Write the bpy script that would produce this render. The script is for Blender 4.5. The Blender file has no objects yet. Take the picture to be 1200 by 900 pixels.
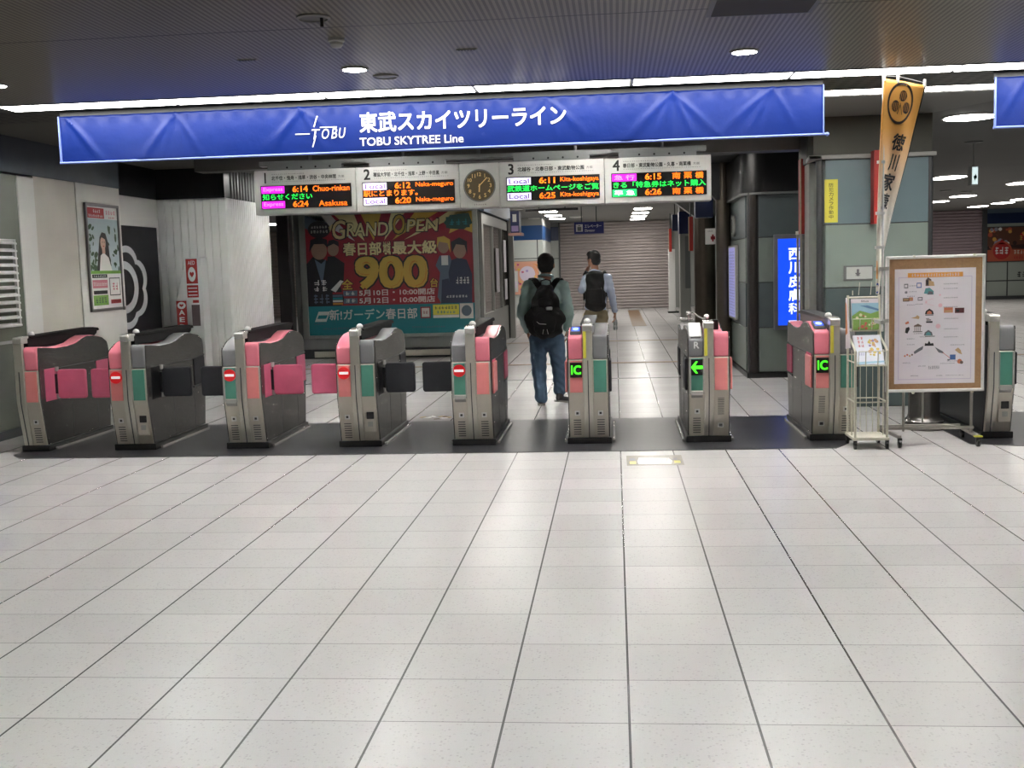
import bpy, bmesh, math, random
from mathutils import Vector, Matrix
random.seed(7)
SC = bpy.context.scene
COL = SC.collection
PI = math.pi
R = math.radians
# ------------------------------------------------------------------ camera
H = 1.62406
FPX = 1327.68
YAW, PITCH, ROLL = -0.09262, -0.1035, -0.02848
_f = Vector((math.sin(YAW)*math.cos(PITCH), math.cos(YAW)*math.cos(PITCH), math.sin(PITCH)))
_r = Vector((math.cos(YAW), -math.sin(YAW), 0))
_u = _r.cross(_f)
CR = _r*math.cos(ROLL) + _u*math.sin(ROLL)
CU = -_r*math.sin(ROLL) + _u*math.cos(ROLL)
CF = _f
cam = bpy.data.cameras.new('camera'); camo = bpy.data.objects.new('camera', cam)
COL.objects.link(camo)
cam.sensor_width = 36; cam.lens = FPX/1200*36; cam.clip_end = 200
m3 = Matrix((CR, CU, -CF)).transposed()
camo.matrix_world = Matrix.Translation((0, 0, H)) @ m3.to_4x4()
SC.camera = camo

def ray(x, y):
    return CR*((x-600)/FPX) + CU*((450-y)/FPX) + CF
def at(px, py, Y):
    d = ray(px, py); t = Y/d.y
    return (d.x*t, H+d.z*t)
def atX(px, py, X):
    d = ray(px, py); t = X/d.x
    return (d.y*t, H+d.z*t)
def onz(px, py, z=0.0):
    d = ray(px, py); t = (z-H)/d.z
    return (d.x*t, d.y*t)

SC.view_settings.view_transform = 'Standard'
SC.view_settings.look = 'None'
SC.view_settings.gamma = 1
SC.view_settings.use_curve_mapping = False
SC.view_settings.exposure = 0.0
w = bpy.data.worlds.new('world'); SC.world = w; w.use_nodes = True
w.node_tree.nodes['Background'].inputs[0].default_value = (.5, .55, .6, 1)
w.node_tree.nodes['Background'].inputs[1].default_value = .02
try:
    SC.cycles.use_denoising = True
    SC.cycles.max_bounces = 8
    SC.cycles.diffuse_bounces = 4
    SC.cycles.glossy_bounces = 4
    SC.cycles.caustics_reflective = False
    SC.cycles.caustics_refractive = False
    SC.cycles.sample_clamp_indirect = 4
except Exception:
    pass

# ------------------------------------------------------------------ materials
def s2l(c):
    return tuple(((v/255)/12.92 if v/255 <= .04045 else ((v/255+.055)/1.055)**2.4) for v in c)
MATS = {}
def mat(name, rgb=(200, 200, 200), rough=.5, metal=0.0, emit=0.0, noise=0.0, nscale=8.0, bump=0.0, bscale=60.0, alpha=1.0,
        trans=0.0, spec=.5, coat=0.0, stretch=None, ecol=None, samp=None):
    if name in MATS: return MATS[name]
    m = bpy.data.materials.new(name); m.use_nodes = True
    nt = m.node_tree; b = nt.nodes['Principled BSDF']
    c = s2l(rgb)
    b.inputs['Base Color'].default_value = (*c, 1)
    b.inputs['Roughness'].default_value = rough
    b.inputs['Metallic'].default_value = metal
    b.inputs['Specular IOR Level'].default_value = spec
    if coat: b.inputs['Coat Weight'].default_value = coat; b.inputs['Coat Roughness'].default_value = .08
    if trans: b.inputs['Transmission Weight'].default_value = trans
    if alpha < 1: b.inputs['Alpha'].default_value = alpha
    if emit:
        b.inputs['Emission Color'].default_value = (*(s2l(ecol) if ecol else c), 1)
        b.inputs['Emission Strength'].default_value = emit
    if noise or bump:
        tc = nt.nodes.new('ShaderNodeTexCoord'); mp = nt.nodes.new('ShaderNodeMapping')
        nt.links.new(tc.outputs['Object'], mp.inputs[0])
        if stretch: mp.inputs['Scale'].default_value = stretch
    if noise:
        n = nt.nodes.new('ShaderNodeTexNoise'); n.inputs['Scale'].default_value = nscale; n.inputs['Detail'].default_value = 5
        nt.links.new(mp.outputs[0], n.inputs['Vector'])
        mr = nt.nodes.new('ShaderNodeMapRange'); mr.inputs['To Min'].default_value = 1-noise; mr.inputs['To Max'].default_value = 1+noise*.6
        mr.inputs['From Min'].default_value = .3; mr.inputs['From Max'].default_value = .7
        nt.links.new(n.outputs[0], mr.inputs[0])
        mx = nt.nodes.new('ShaderNodeVectorMath'); mx.operation = 'SCALE'; mx.inputs[0].default_value = c
        nt.links.new(mr.outputs[0], mx.inputs['Scale']); nt.links.new(mx.outputs[0], b.inputs['Base Color'])
    if bump:
        n2 = nt.nodes.new('ShaderNodeTexNoise'); n2.inputs['Scale'].default_value = bscale; n2.inputs['Detail'].default_value = 4
        nt.links.new(mp.outputs[0], n2.inputs['Vector'])
        bp = nt.nodes.new('ShaderNodeBump'); bp.inputs['Strength'].default_value = bump; bp.inputs['Distance'].default_value = .01
        nt.links.new(n2.outputs[0], bp.inputs['Height']); nt.links.new(bp.outputs[0], b.inputs['Normal'])
    if samp: m.cycles.emission_sampling = samp
    MATS[name] = m
    return m
def glow(name, rgb, strength, lamp=False):
    m = mat(name, rgb, .5, emit=strength, spec=0.1)
    m.cycles.emission_sampling = 'FRONT' if lamp else 'NONE'
    return m

def wallpanel_mat(name, rgb, rough=.35, noise=.05):
    return mat(name, rgb, rough, noise=noise, nscale=3, spec=.5)

WHITEW = mat('white_wall_paint', (240, 238, 232), .45, noise=.03, nscale=2)
BEIGEW = mat('beige_wall_panel', (222, 216, 204), .3, noise=.06, nscale=1.5)
CHARC = mat('charcoal_wall_paint', (78, 84, 94), .5, noise=.12, nscale=3)
BLACKP = mat('black_gloss_panel', (16, 16, 18), .3)
BLACK = mat('black_plastic', (14, 14, 16), .35)
RUBBER = mat('black_rubber', (20, 20, 20), .7)
STEEL = mat('brushed_steel', (206, 200, 188), .38, metal=.5, noise=.08, nscale=5, bump=.02, bscale=120, stretch=(1, 1, .15))
STEELD = mat('dark_brushed_steel', (122, 120, 118), .27, metal=.75, noise=.12, nscale=3, bump=.02, bscale=90, stretch=(1, .15, 1))
CHROME = mat('polished_chrome', (236, 234, 230), .22, metal=.6)
PINK = mat('pink_gate_plastic', (246, 140, 158), .35, noise=.03, spec=.5)
SALMON = mat('salmon_gate_panel', (244, 150, 148), .3, noise=.03)
DPINK = mat('dark_pink_padding', (218, 104, 136), .55, noise=.06, nscale=12)
GREYP = mat('grey_gate_plastic', (134, 134, 138), .35, noise=.03)
GREENP = mat('green_gate_panel', (84, 148, 130), .3, noise=.05)
PADBLK = mat('black_padding', (26, 27, 34), .6, noise=.1, nscale=15)
CREAM = mat('cream_painted_metal', (214, 212, 196), .4, noise=.05, nscale=20)
WHITE = mat('white_plastic', (228, 228, 226), .4)
PAPER = mat('white_paper', (226, 220, 226), .55)
LGREY = mat('light_grey_panel', (168, 168, 164), .4, noise=.04, nscale=3)
MGREY = mat('mid_grey_panel', (120, 122, 122), .4, noise=.05, nscale=3)
DGREY = mat('dark_grey_panel', (70, 72, 74), .4, noise=.05, nscale=3)
INK = mat('black_ink', (24, 24, 26), .5)
GREYINK = mat('grey_ink', (110, 108, 112), .6)
REDM = mat('red_print', (196, 40, 44), .4)
YELLOWM = mat('yellow_print', (232, 222, 84), .45)
ORANGEM = mat('orange_print', (240, 168, 84), .5)
BLUEM = mat('blue_banner_cloth', (2, 35, 110), .45, noise=.04, nscale=6, bump=.5, bscale=7, spec=.35)
NAVY = mat('navy_sign_panel', (30, 40, 92), .35)
TEAL = mat('teal_print', (44, 124, 132), .4)
WHITEINK = mat('white_ink', (240, 240, 240), .5)

# ------------------------------------------------------------------ mesh builder
ROOT = {}
_tcache = {}
def text_polys(s, offset=0.0, shear=0.0):
    key = (s, offset, shear)
    if key in _tcache: return _tcache[key]
    c = bpy.data.curves.new('tmp', 'FONT'); c.body = s; c.size = 1; c.offset = offset; c.shear = shear
    c.resolution_u = 3; c.fill_mode = 'FRONT'
    o = bpy.data.objects.new('tmp', c); COL.objects.link(o)
    dg = bpy.context.evaluated_depsgraph_get()
    me = bpy.data.meshes.new_from_object(o.evaluated_get(dg))
    vs = [(v.co.x, v.co.y) for v in me.vertices]; fs = [tuple(p.vertices) for p in me.polygons]
    bpy.data.objects.remove(o); bpy.data.curves.remove(c); bpy.data.meshes.remove(me)
    if vs:
        x0 = min(v[0] for v in vs); x1 = max(v[0] for v in vs); y0 = min(v[1] for v in vs); y1 = max(v[1] for v in vs)
    else: x0 = x1 = y0 = y1 = 0
    _tcache[key] = (vs, fs, (x0, y0, x1, y1))
    return _tcache[key]

class MB:
    def __init__(s): s.v = []; s.f = []; s.m = []
    def add(s, vs, fs, m=0):
        n = len(s.v); s.v += [tuple(v) for v in vs]; s.f += [tuple(i+n for i in f) for f in fs]; s.m += [m]*len(fs); return s
    def box(s, x0, x1, y0, y1, z0, z1, m=0):
        if x0 > x1: x0, x1 = x1, x0
        if y0 > y1: y0, y1 = y1, y0
        if z0 > z1: z0, z1 = z1, z0
        vs = [(x0,y0,z0),(x1,y0,z0),(x1,y1,z0),(x0,y1,z0),(x0,y0,z1),(x1,y0,z1),(x1,y1,z1),(x0,y1,z1)]
        return s.add(vs, [(0,3,2,1),(4,5,6,7),(0,1,5,4),(1,2,6,5),(2,3,7,6),(3,0,4,7)], m)
    def prism_x(s, prof, x0, x1, m=0):      # profile of (y, z)
        if x0 > x1: x0, x1 = x1, x0
        n = len(prof)
        a = sum(prof[i][0]*prof[(i+1)%n][1]-prof[(i+1)%n][0]*prof[i][1] for i in range(n))
        if a < 0: prof = prof[::-1]
        vs = [(x0, y, z) for y, z in prof] + [(x1, y, z) for y, z in prof]
        fs = [tuple(range(n))[::-1], tuple(range(n, 2*n))]
        fs += [(i, (i+1)%n, (i+1)%n+n, i+n) for i in range(n)]
        return s.add(vs, fs, m)
    def prism_y(s, prof, y0, y1, m=0):      # profile of (x, z), y0 nearer the camera
        if y0 > y1: y0, y1 = y1, y0
        n = len(prof)
        a = sum(prof[i][0]*prof[(i+1)%n][1]-prof[(i+1)%n][0]*prof[i][1] for i in range(n))
        if a < 0: prof = prof[::-1]
        vs = [(x, y0, z) for x, z in prof] + [(x, y1, z) for x, z in prof]
        fs = [tuple(range(n)), tuple(range(n, 2*n))[::-1]]
        fs += [((i+1)%n, i, i+n, (i+1)%n+n) for i in range(n)]
        return s.add(vs, fs, m)
    def prism_z(s, prof, z0, z1, m=0):
        n = len(prof)
        a = sum(prof[i][0]*prof[(i+1)%n][1]-prof[(i+1)%n][0]*prof[i][1] for i in range(n))
        if a < 0: prof = prof[::-1]
        vs = [(x, y, z0) for x, y in prof] + [(x, y, z1) for x, y in prof]
        fs = [tuple(range(n))[::-1], tuple(range(n, 2*n))]
        fs += [(i, (i+1)%n, (i+1)%n+n, i+n) for i in range(n)]
        return s.add(vs, fs, m)
    def cyl(s, p0, p1, r0, r1=None, n=16, m=0, cap=True):
        if r1 is None: r1 = r0
        p0 = Vector(p0); p1 = Vector(p1); d = (p1-p0).normalized()
        a = d.orthogonal().normalized(); b = d.cross(a)
        vs = []
        for p, r in ((p0, r0), (p1, r1)):
            for i in range(n):
                t = 2*PI*i/n; vs.append(p + a*math.cos(t)*r + b*math.sin(t)*r)
        fs = [(i, (i+1)%n, (i+1)%n+n, i+n) for i in range(n)]
        if cap: fs += [tuple(range(n))[::-1], tuple(range(n, 2*n))]
        return s.add(vs, fs, m)
    def tube(s, pts, r, n=8, m=0):
        pts = [Vector(p) for p in pts]
        vs = []; k = len(pts); a = None
        for i, p in enumerate(pts):
            d = (pts[min(i+1, k-1)]-pts[max(i-1, 0)]).normalized()
            if a is None: a = d.orthogonal().normalized()
            else: a = (a - d*a.dot(d)).normalized()
            b = d.cross(a)
            rr = r[i] if isinstance(r, (list, tuple)) else r
            for j in range(n):
                t = 2*PI*j/n; vs.append(p + a*math.cos(t)*rr + b*math.sin(t)*rr)
        fs = []
        for i in range(k-1):
            for j in range(n):
                fs.append((i*n+j, i*n+(j+1)%n, (i+1)*n+(j+1)%n, (i+1)*n+j))
        fs += [tuple(range(n))[::-1], tuple(range((k-1)*n, k*n))]
        return s.add(vs, fs, m)
    def lathe(s, c, prof, n=24, m=0, axis='z'):   # prof of (r, h)
        vs = []
        for r, h in prof:
            for i in range(n):
                t = 2*PI*i/n
                if axis == 'z': vs.append((c[0]+r*math.cos(t), c[1]+r*math.sin(t), c[2]+h))
                elif axis == 'y': vs.append((c[0]+r*math.cos(t), c[1]-h, c[2]+r*math.sin(t)))
                else: vs.append((c[0]+h, c[1]+r*math.cos(t), c[2]+r*math.sin(t)))
        k = len(prof)
        fs = [(i*n+j, i*n+(j+1)%n, (i+1)*n+(j+1)%n, (i+1)*n+j) for i in range(k-1) for j in range(n)]
        fs += [tuple(range(n))[::-1], tuple(range((k-1)*n, k*n))]
        return s.add(vs, fs, m)
    def ell(s, c, r, m=0, nu=20, nv=12, rot=None):
        if not isinstance(r, (list, tuple)): r = (r, r, r)
        vs = []; c = Vector(c)
        rm = rot or Matrix.Identity(3)
        vs.append(c + rm@Vector((0, 0, -r[2])))
        for i in range(1, nv):
            ph = -PI/2+PI*i/nv
            for j in range(nu):
                t = 2*PI*j/nu
                vs.append(c + rm@Vector((r[0]*math.cos(ph)*math.cos(t), r[1]*math.cos(ph)*math.sin(t), r[2]*math.sin(ph))))
        vs.append(c + rm@Vector((0, 0, r[2])))
        fs = []
        for j in range(nu): fs.append((0, 1+(j+1)%nu, 1+j))
        for i in range(nv-2):
            for j in range(nu):
                a = 1+i*nu+j; b = 1+i*nu+(j+1)%nu
                fs.append((a, b, b+nu, a+nu))
        L = len(vs)-1
        for j in range(nu): fs.append((L, 1+(nv-2)*nu+j, 1+(nv-2)*nu+(j+1)%nu))
        return s.add(vs, fs, m)
    def build(s, name, mats, parent=None, bevel=0, smooth=False, seg=2, local=False, subsurf=0):
        me = bpy.data.meshes.new(name)
        off = Vector((0, 0, 0))
        if parent is not None and not local:
            off = ROOT.get(parent.name, Vector((0, 0, 0)))
        me.from_pydata([tuple(Vector(v)-off) for v in s.v], [], s.f)
        if not isinstance(mats, (list, tuple)): mats = [mats]
        for mm in mats: me.materials.append(mm)
        for p, k in zip(me.polygons, s.m): p.material_index = min(k, len(mats)-1)
        if smooth:
            for p in me.polygons: p.use_smooth = True
        me.update()
        o = bpy.data.objects.new(name, me); COL.objects.link(o)
        if parent is not None:
            o.parent = parent; ROOT[o.name] = off
        if bevel:
            b = o.modifiers.new('bevel', 'BEVEL'); b.width = bevel; b.segments = seg; b.limit_method = 'ANGLE'; b.angle_limit = R(35)
            for p in me.polygons: p.use_smooth = True
            try: b.harden_normals = True
            except Exception: pass
        if subsurf:
            q = o.modifiers.new('sub', 'SUBSURF'); q.levels = subsurf; q.render_levels = subsurf
        if smooth and not bevel and not subsurf:
            try:
                me.set_sharp_from_angle(angle=R(40))
            except Exception: pass
        return o

class Fr:
    """a flat frame on a surface: origin O, right U, up V; draws into an MB in layers along the normal"""
    def __init__(s, mb, O, U=(1, 0, 0), V=(0, 0, 1), w=1.0, h=1.0, warp=None, lay=.0012):
        s.mb = mb; s.O = Vector(O); s.U = Vector(U).normalized(); s.V = Vector(V).normalized(); s.w = w; s.h = h
        s.N = s.U.cross(s.V); s.warp = warp; s.lay = lay
    def p(s, u, v, k):
        if s.warp: return s.warp(u, v, k)
        return s.O + s.U*(u*s.w) + s.V*(v*s.h) + s.N*(s.lay*k)
    def rect(s, u0, v0, u1, v1, m=0, k=1):
        if u0 > u1: u0, u1 = u1, u0
        if v0 > v1: v0, v1 = v1, v0
        return s.mb.add([s.p(u0, v0, k), s.p(u1, v0, k), s.p(u1, v1, k), s.p(u0, v1, k)], [(0, 1, 2, 3)], m)
    def poly(s, pts, m=0, k=1):
        a = sum(pts[i][0]*pts[(i+1)%len(pts)][1]-pts[(i+1)%len(pts)][0]*pts[i][1] for i in range(len(pts)))
        if a < 0: pts = pts[::-1]
        return s.mb.add([s.p(u, v, k) for u, v in pts], [tuple(range(len(pts)))], m)
    def disc(s, u, v, ru, rv=None, m=0, k=1, n=28):
        if rv is None: rv = ru*s.w/s.h
        return s.poly([(u+ru*math.cos(2*PI*i/n), v+rv*math.sin(2*PI*i/n)) for i in range(n)], m, k)
    def ring(s, u, v, ru, t, m=0, k=1, n=32, rv=None, a0=0, a1=2*PI, wob=None):
        if rv is None: rv = ru*s.w/s.h
        vs = []; fs = []
        for i in range(n+1):
            a = a0+(a1-a0)*i/n; q = wob(a) if wob else 1
            for rr in (1, 1-t): vs.append(s.p(u+ru*q*rr*math.cos(a), v+rv*q*rr*math.sin(a), k))
        for i in range(n): fs.append((i*2, i*2+2, i*2+3, i*2+1))
        return s.mb.add(vs, [f[::-1] for f in fs], m)
    def line(s, pts, t, m=0, k=1):
        # stroke of thickness t (metres) through (u, v) points
        for (a, b) in zip(pts[:-1], pts[1:]):
            A = Vector((a[0]*s.w, a[1]*s.h)); B = Vector((b[0]*s.w, b[1]*s.h)); d = (B-A)
            if d.length < 1e-6: continue
            d.normalize(); n = Vector((-d.y, d.x))*t/2; A = A-d*t*.3; B = B+d*t*.3
            q = [A-n, B-n, B+n, A+n]
            s.poly([(c.x/s.w, c.y/s.h) for c in q], m, k)
    def text(s, t, u0, v0, u1, v1, m=0, k=2, bold=0.0, shear=0.0, keep=False):
        vs, fs, bb = text_polys(t, 0.0, shear)
        if not vs: return
        W = max(bb[2]-bb[0], 1e-4); Hh = max(bb[3]-bb[1], 1e-4)
        su = (u1-u0)/W; sv = (v1-v0)/Hh
        if keep:   # keep letter aspect, fit by height, centre in the box
            sv2 = min(sv*s.h, su*s.w); cu = (u0+u1)/2; cv = (v0+v1)/2
            su = sv2/s.w; sv = sv2/s.h
            u0 = cu-W*su/2; v0 = cv-Hh*sv/2
        bb_ = bold*.62
        for q_, (dx, dy) in enumerate(((0, 0),) if bold <= 0 else ((-bb_, -bb_), (bb_, -bb_), (bb_, bb_), (-bb_, bb_))):
            kx = 1-2*bb_/W if bold > 0 else 1; ky = 1-2*bb_/Hh if bold > 0 else 1
            pts = [s.p(u0+((x-bb[0])*kx+dx+max(0, bb_))*su, v0+((y-bb[1])*ky+dy+max(0, bb_))*sv, k+.16*q_) for x, y in vs]
            s.mb.add(pts, fs, m)
    def scrib(s, u0, v0, u1, v1, m=0, k=2, n=5):
        # print too small to read in the photograph: little stroke clusters, no letters
        rn = random.Random(int((u0*31+v0*17+u1)*9973)+n); w = (u1-u0)/n; h = v1-v0
        for i in range(n):
            a = u0+i*w+.1*w; b = u0+(i+1)*w-.1*w
            for j in range(rn.choice((2, 3))):
                q = v0+h*(.12+.33*j); s.rect(a+rn.uniform(0, .2)*w, q, b-rn.uniform(0, .2)*w, q+h*.15, m, k)
            q = a+(b-a)*rn.uniform(.2, .7); s.rect(q, v0+h*.02, q+w*.14, v1, m, k)
    def vtext(s, t, u0, v0, u1, v1, m=0, k=2, bold=0.0, pad=.1):
        n = len(t); hh = (v1-v0)/n
        for i, ch in enumerate(t):
            b = v1-(i+1)*hh
            s.text(ch, u0, b+hh*pad/2, u1, b+hh*(1-pad/2), m, k, bold)

def facing(mb, Y, x0, z0, x1, z1, **kw):
    return Fr(mb, (x0, Y, z0), (1, 0, 0), (0, 0, 1), x1-x0, z1-z0, **kw)

def thing(name, label, cat, loc=(0, 0, 0), rz=0, group=None):
    o = bpy.data.objects.new(name, None); COL.objects.link(o)
    o.location = loc; o.rotation_euler = (0, 0, rz); o.empty_display_size = .1
    o['label'] = label; o['category'] = cat
    if group: o['group'] = group
    ROOT[o.name] = Vector(loc)
    return o
def tag(o, label, cat, group=None):
    o['label'] = label; o['category'] = cat
    if group: o['group'] = group
    return o
def struct(o):
    o['kind'] = 'structure'; return o
# ================================================================== SETTING
CZ = 3.12
TX0, TY0, TW, TD = 0.02289, 3.89025, .45, .42113
def floor_mat():
    m = bpy.data.materials.new('terrazzo_floor_tile'); m.use_nodes = True; nt = m.node_tree; L = nt.links; N = nt.nodes
    b = N['Principled BSDF']
    geo = N.new('ShaderNodeNewGeometry'); sep = N.new('ShaderNodeSeparateXYZ'); L.new(geo.outputs['Position'], sep.inputs[0])
    def mth(op, a, bb=None, c=None):
        n = N.new('ShaderNodeMath'); n.operation = op
        for i, q in enumerate((a, bb, c)):
            if q is None: continue
            if isinstance(q, (int, float)): n.inputs[i].default_value = q
            else: L.new(q, n.inputs[i])
        return n.outputs[0]
    def grout(src, o, wd, half):
        t = mth('DIVIDE', mth('SUBTRACT', src, o), wd)
        fr = mth('SUBTRACT', t, mth('ROUND', t))
        d = mth('MULTIPLY', mth('ABSOLUTE', fr), wd)
        return mth('LESS_THAN', d, half), mth('ROUND', t), mth('FLOOR', t)
    g1, r1, f1 = grout(sep.outputs[0], TX0, TW, .0045)
    g2, r2, f2 = grout(sep.outputs[1], TY0, TD, .0026)
    # joint darkness differs from joint to joint
    wn = N.new('ShaderNodeTexWhiteNoise'); wn.noise_dimensions = '1D'; L.new(r1, wn.inputs['W'])
    dark1 = mth('MULTIPLY', g1, mth('ADD', mth('MULTIPLY', wn.outputs[0], .25), .75))
    dark2 = mth('MULTIPLY', g2, .62)
    dk = mth('MAXIMUM', dark1, dark2)
    comb = N.new('ShaderNodeCombineXYZ'); L.new(f1, comb.inputs[0]); L.new(f2, comb.inputs[1])
    wt = N.new('ShaderNodeTexWhiteNoise'); wt.noise_dimensions = '2D'; L.new(comb.outputs[0], wt.inputs['Vector'])
    base = N.new('ShaderNodeMix'); base.data_type = 'RGBA'
    base.inputs[6].default_value = (*s2l((201, 199, 198)), 1); base.inputs[7].default_value = (*s2l((209, 207, 206)), 1)
    L.new(wt.outputs[0], base.inputs[0])
    # terrazzo chips
    vo = N.new('ShaderNodeTexVoronoi'); vo.inputs['Scale'].default_value = 85; L.new(geo.outputs['Position'], vo.inputs['Vector'])
    sepc = N.new('ShaderNodeSeparateColor'); L.new(vo.outputs['Color'], sepc.inputs[0])
    chip = mth('MULTIPLY', mth('LESS_THAN', vo.outputs['Distance'], .42), mth('GREATER_THAN', sepc.outputs[0], .72))
    chd = mth('MULTIPLY', chip, mth('MULTIPLY', sepc.outputs[1], .22))
    no = N.new('ShaderNodeTexNoise'); no.inputs['Scale'].default_value = 220; no.inputs['Detail'].default_value = 3; L.new(geo.outputs['Position'], no.inputs['Vector'])
    ns = mth('MULTIPLY', mth('SUBTRACT', no.outputs[0], .5), .16)
    # scuffs
    n3 = N.new('ShaderNodeTexNoise'); n3.inputs['Scale'].default_value = 26; n3.inputs['Detail'].default_value = 2; L.new(geo.outputs['Position'], n3.inputs['Vector'])
    sc = mth('MULTIPLY', mth('GREATER_THAN', n3.outputs[0], .76), .18)
    n4 = N.new('ShaderNodeTexNoise'); n4.inputs['Scale'].default_value = .7; n4.inputs['Detail'].default_value = 3; L.new(geo.outputs['Position'], n4.inputs['Vector'])
    lw = mth('MULTIPLY', mth('SUBTRACT', n4.outputs[0], .5), .12)
    tot = mth('SUBTRACT', mth('ADD', 1.0, ns), mth('ADD', chd, sc))
    tot = mth('MULTIPLY', tot, mth('SUBTRACT', 1.0, mth('MULTIPLY', dk, .92)))
    mx = N.new('ShaderNodeVectorMath'); mx.operation = 'SCALE'; L.new(base.outputs[2], mx.inputs[0]); L.new(tot, mx.inputs['Scale'])
    L.new(mx.outputs[0], b.inputs['Base Color'])
    b.inputs['Roughness'].default_value = .27
    b.inputs['Specular IOR Level'].default_value = .5
    
    bp = N.new('ShaderNodeBump'); bp.inputs['Strength'].default_value = .35; bp.inputs['Distance'].default_value = .002
    L.new(mth('SUBTRACT', 1.0, mth('MAXIMUM', g1, g2)), bp.inputs['Height'])
    L.new(bp.outputs[0], b.inputs['Normal'])
    return m
def ceiling_mat(name, rgb, pitch, rough, dark=.45, duty=.5, holes=False):
    m = bpy.data.materials.new(name); m.use_nodes = True; nt = m.node_tree; L = nt.links; N = nt.nodes
    b = N['Principled BSDF']; geo = N.new('ShaderNodeNewGeometry'); sep = N.new('ShaderNodeSeparateXYZ'); L.new(geo.outputs['Position'], sep.inputs[0])
    def mth(op, a, bb=None):
        n = N.new('ShaderNodeMath'); n.operation = op
        for i, q in enumerate((a, bb)):
            if q is None: continue
            if isinstance(q, (int, float)): n.inputs[i].default_value = q
            else: L.new(q, n.inputs[i])
        return n.outputs[0]
    t = mth('FRACT', mth('DIVIDE', sep.outputs[0], pitch)); st = mth('LESS_THAN', t, duty)
    t2 = mth('FRACT', mth('DIVIDE', sep.outputs[1], pitch*1.0)); st2 = mth('LESS_THAN', t2, .5)
    if holes:
        a = mth('SUBTRACT', t, .5); c = mth('SUBTRACT', t2, .5)
        st = mth('LESS_THAN', mth('ADD', mth('MULTIPLY', a, a), mth('MULTIPLY', c, c)), .09)
    mix = N.new('ShaderNodeMix'); mix.data_type = 'RGBA'; L.new(st, mix.inputs[0])
    c = s2l(rgb); mix.inputs[6].default_value = (*c, 1); mix.inputs[7].default_value = (c[0]*dark, c[1]*dark, c[2]*dark, 1)
    # panel joints across
    tj = mth('FRACT', mth('DIVIDE', mth('SUBTRACT', sep.outputs[1], 7.04), 3.0)); jj = mth('LESS_THAN', tj, .006)
    if not holes:
        m2 = N.new('ShaderNodeMix'); m2.data_type = 'RGBA'; L.new(jj, m2.inputs[0]); L.new(mix.outputs[2], m2.inputs[6]); m2.inputs[7].default_value = (.01, .01, .01, 1)
        L.new(m2.outputs[2], b.inputs['Base Color'])
    else: L.new(mix.outputs[2], b.inputs['Base Color'])
    b.inputs['Roughness'].default_value = rough; b.inputs['Metallic'].default_value = .0
    bp = N.new('ShaderNodeBump'); bp.inputs['Strength'].default_value = .25; bp.inputs['Distance'].default_value = .004
    L.new(st, bp.inputs['Height']); bp.invert = True; L.new(bp.outputs[0], b.inputs['Normal'])
    return m

FLOORM = floor_mat()
mb = MB(); mb.box(-16, 18, -7, 45, -.2, 0); struct(mb.build('floor', FLOORM))
MATM = mat('dark_granite_strip', (54, 54, 58), .34, noise=.15, nscale=6, bump=.02, bscale=200)
mb = MB()
mb.prism_z([(-5.62, 9.98), (-5.45, 9.775), (1.86, 9.765), (2.02, 10.05), (1.94, 11.87), (-5.7, 11.87)], -.05, .004)
mb.prism_z([(3.0, 9.9), (3.35, 9.765), (8, 9.765), (8, 11.87), (3.0, 11.87)], -.05, .004)
tag(mb.build('granite_floor_strip', MATM), 'dark granite threshold strip set in the floor under the row of ticket gates', 'floor strip')['kind'] = 'structure'
# brown guide strips crossing the inner floor
BROWN = mat('brown_tactile_strip', (118, 90, 58), .5, noise=.1, nscale=20)
mb = MB()
for y in (18.6, 23.9): mb.box(-9, 8, y-.09, y+.09, -.01, .003)
mb.box(.43, .80, 29.4, 39.2, -.01, .0032)
struct(mb.build('trim_1', BROWN))
mb = MB(); mb.box(-9, 8, 16.04, 16.10, -.01, .003); struct(mb.build('trim_2', DGREY))

CEILM = ceiling_mat('linear_metal_ceiling', (168, 163, 150), .036, .36)
CEILP = ceiling_mat('perforated_metal_ceiling', (84, 84, 80), .115, .4, dark=.12, holes=True)
CEILI = mat('grey_ceiling_board', (124, 124, 120), .55, noise=.05, nscale=1)
CEILL = mat('pale_ceiling_panel', (150, 150, 146), .5, noise=.03, nscale=1)
mb = MB(); mb.box(-16, 18, -7, 9.50, CZ, CZ+.2); struct(mb.build('ceiling', CEILM))
mb = MB(); mb.box(-16, 18, 9.88, 10.62, CZ, CZ+.2)
struct(mb.build('ceiling_perforated', CEILP))
mb = MB(); mb.box(-16, 18, 9.50, 9.88, CZ+.06, CZ+.2)       # slot above the light line
mb.box(-16, -5.32, 9.5, 9.88, CZ, CZ+.2)
mb.box(-16, 1.8, 10.62, 45, CZ, CZ+.2); mb.box(1.8, 18, 11.0, 45, CZ, CZ+.2); mb.box(1.8, 18, 10.62, 11.0, CZ+.06, CZ+.2)
struct(mb.build('ceiling_inner', CEILI))
mb = MB(); mb.prism_z([(1.9, 11.0), (4.1, 11.0), (3.35, 12.55), (1.9, 12.55)], CZ-.012, CZ); struct(mb.build('ceiling_panel', CEILL))

# outer shell behind the camera and far to the right
mb = MB(); mb.box(-16, 18, -7.2, -7, 0, CZ); struct(mb.build('wall_behind', WHITEW))
mb = MB(); mb.box(18, 18.2, -7, 45, 0, CZ); struct(mb.build('wall_right', MGREY))

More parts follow.
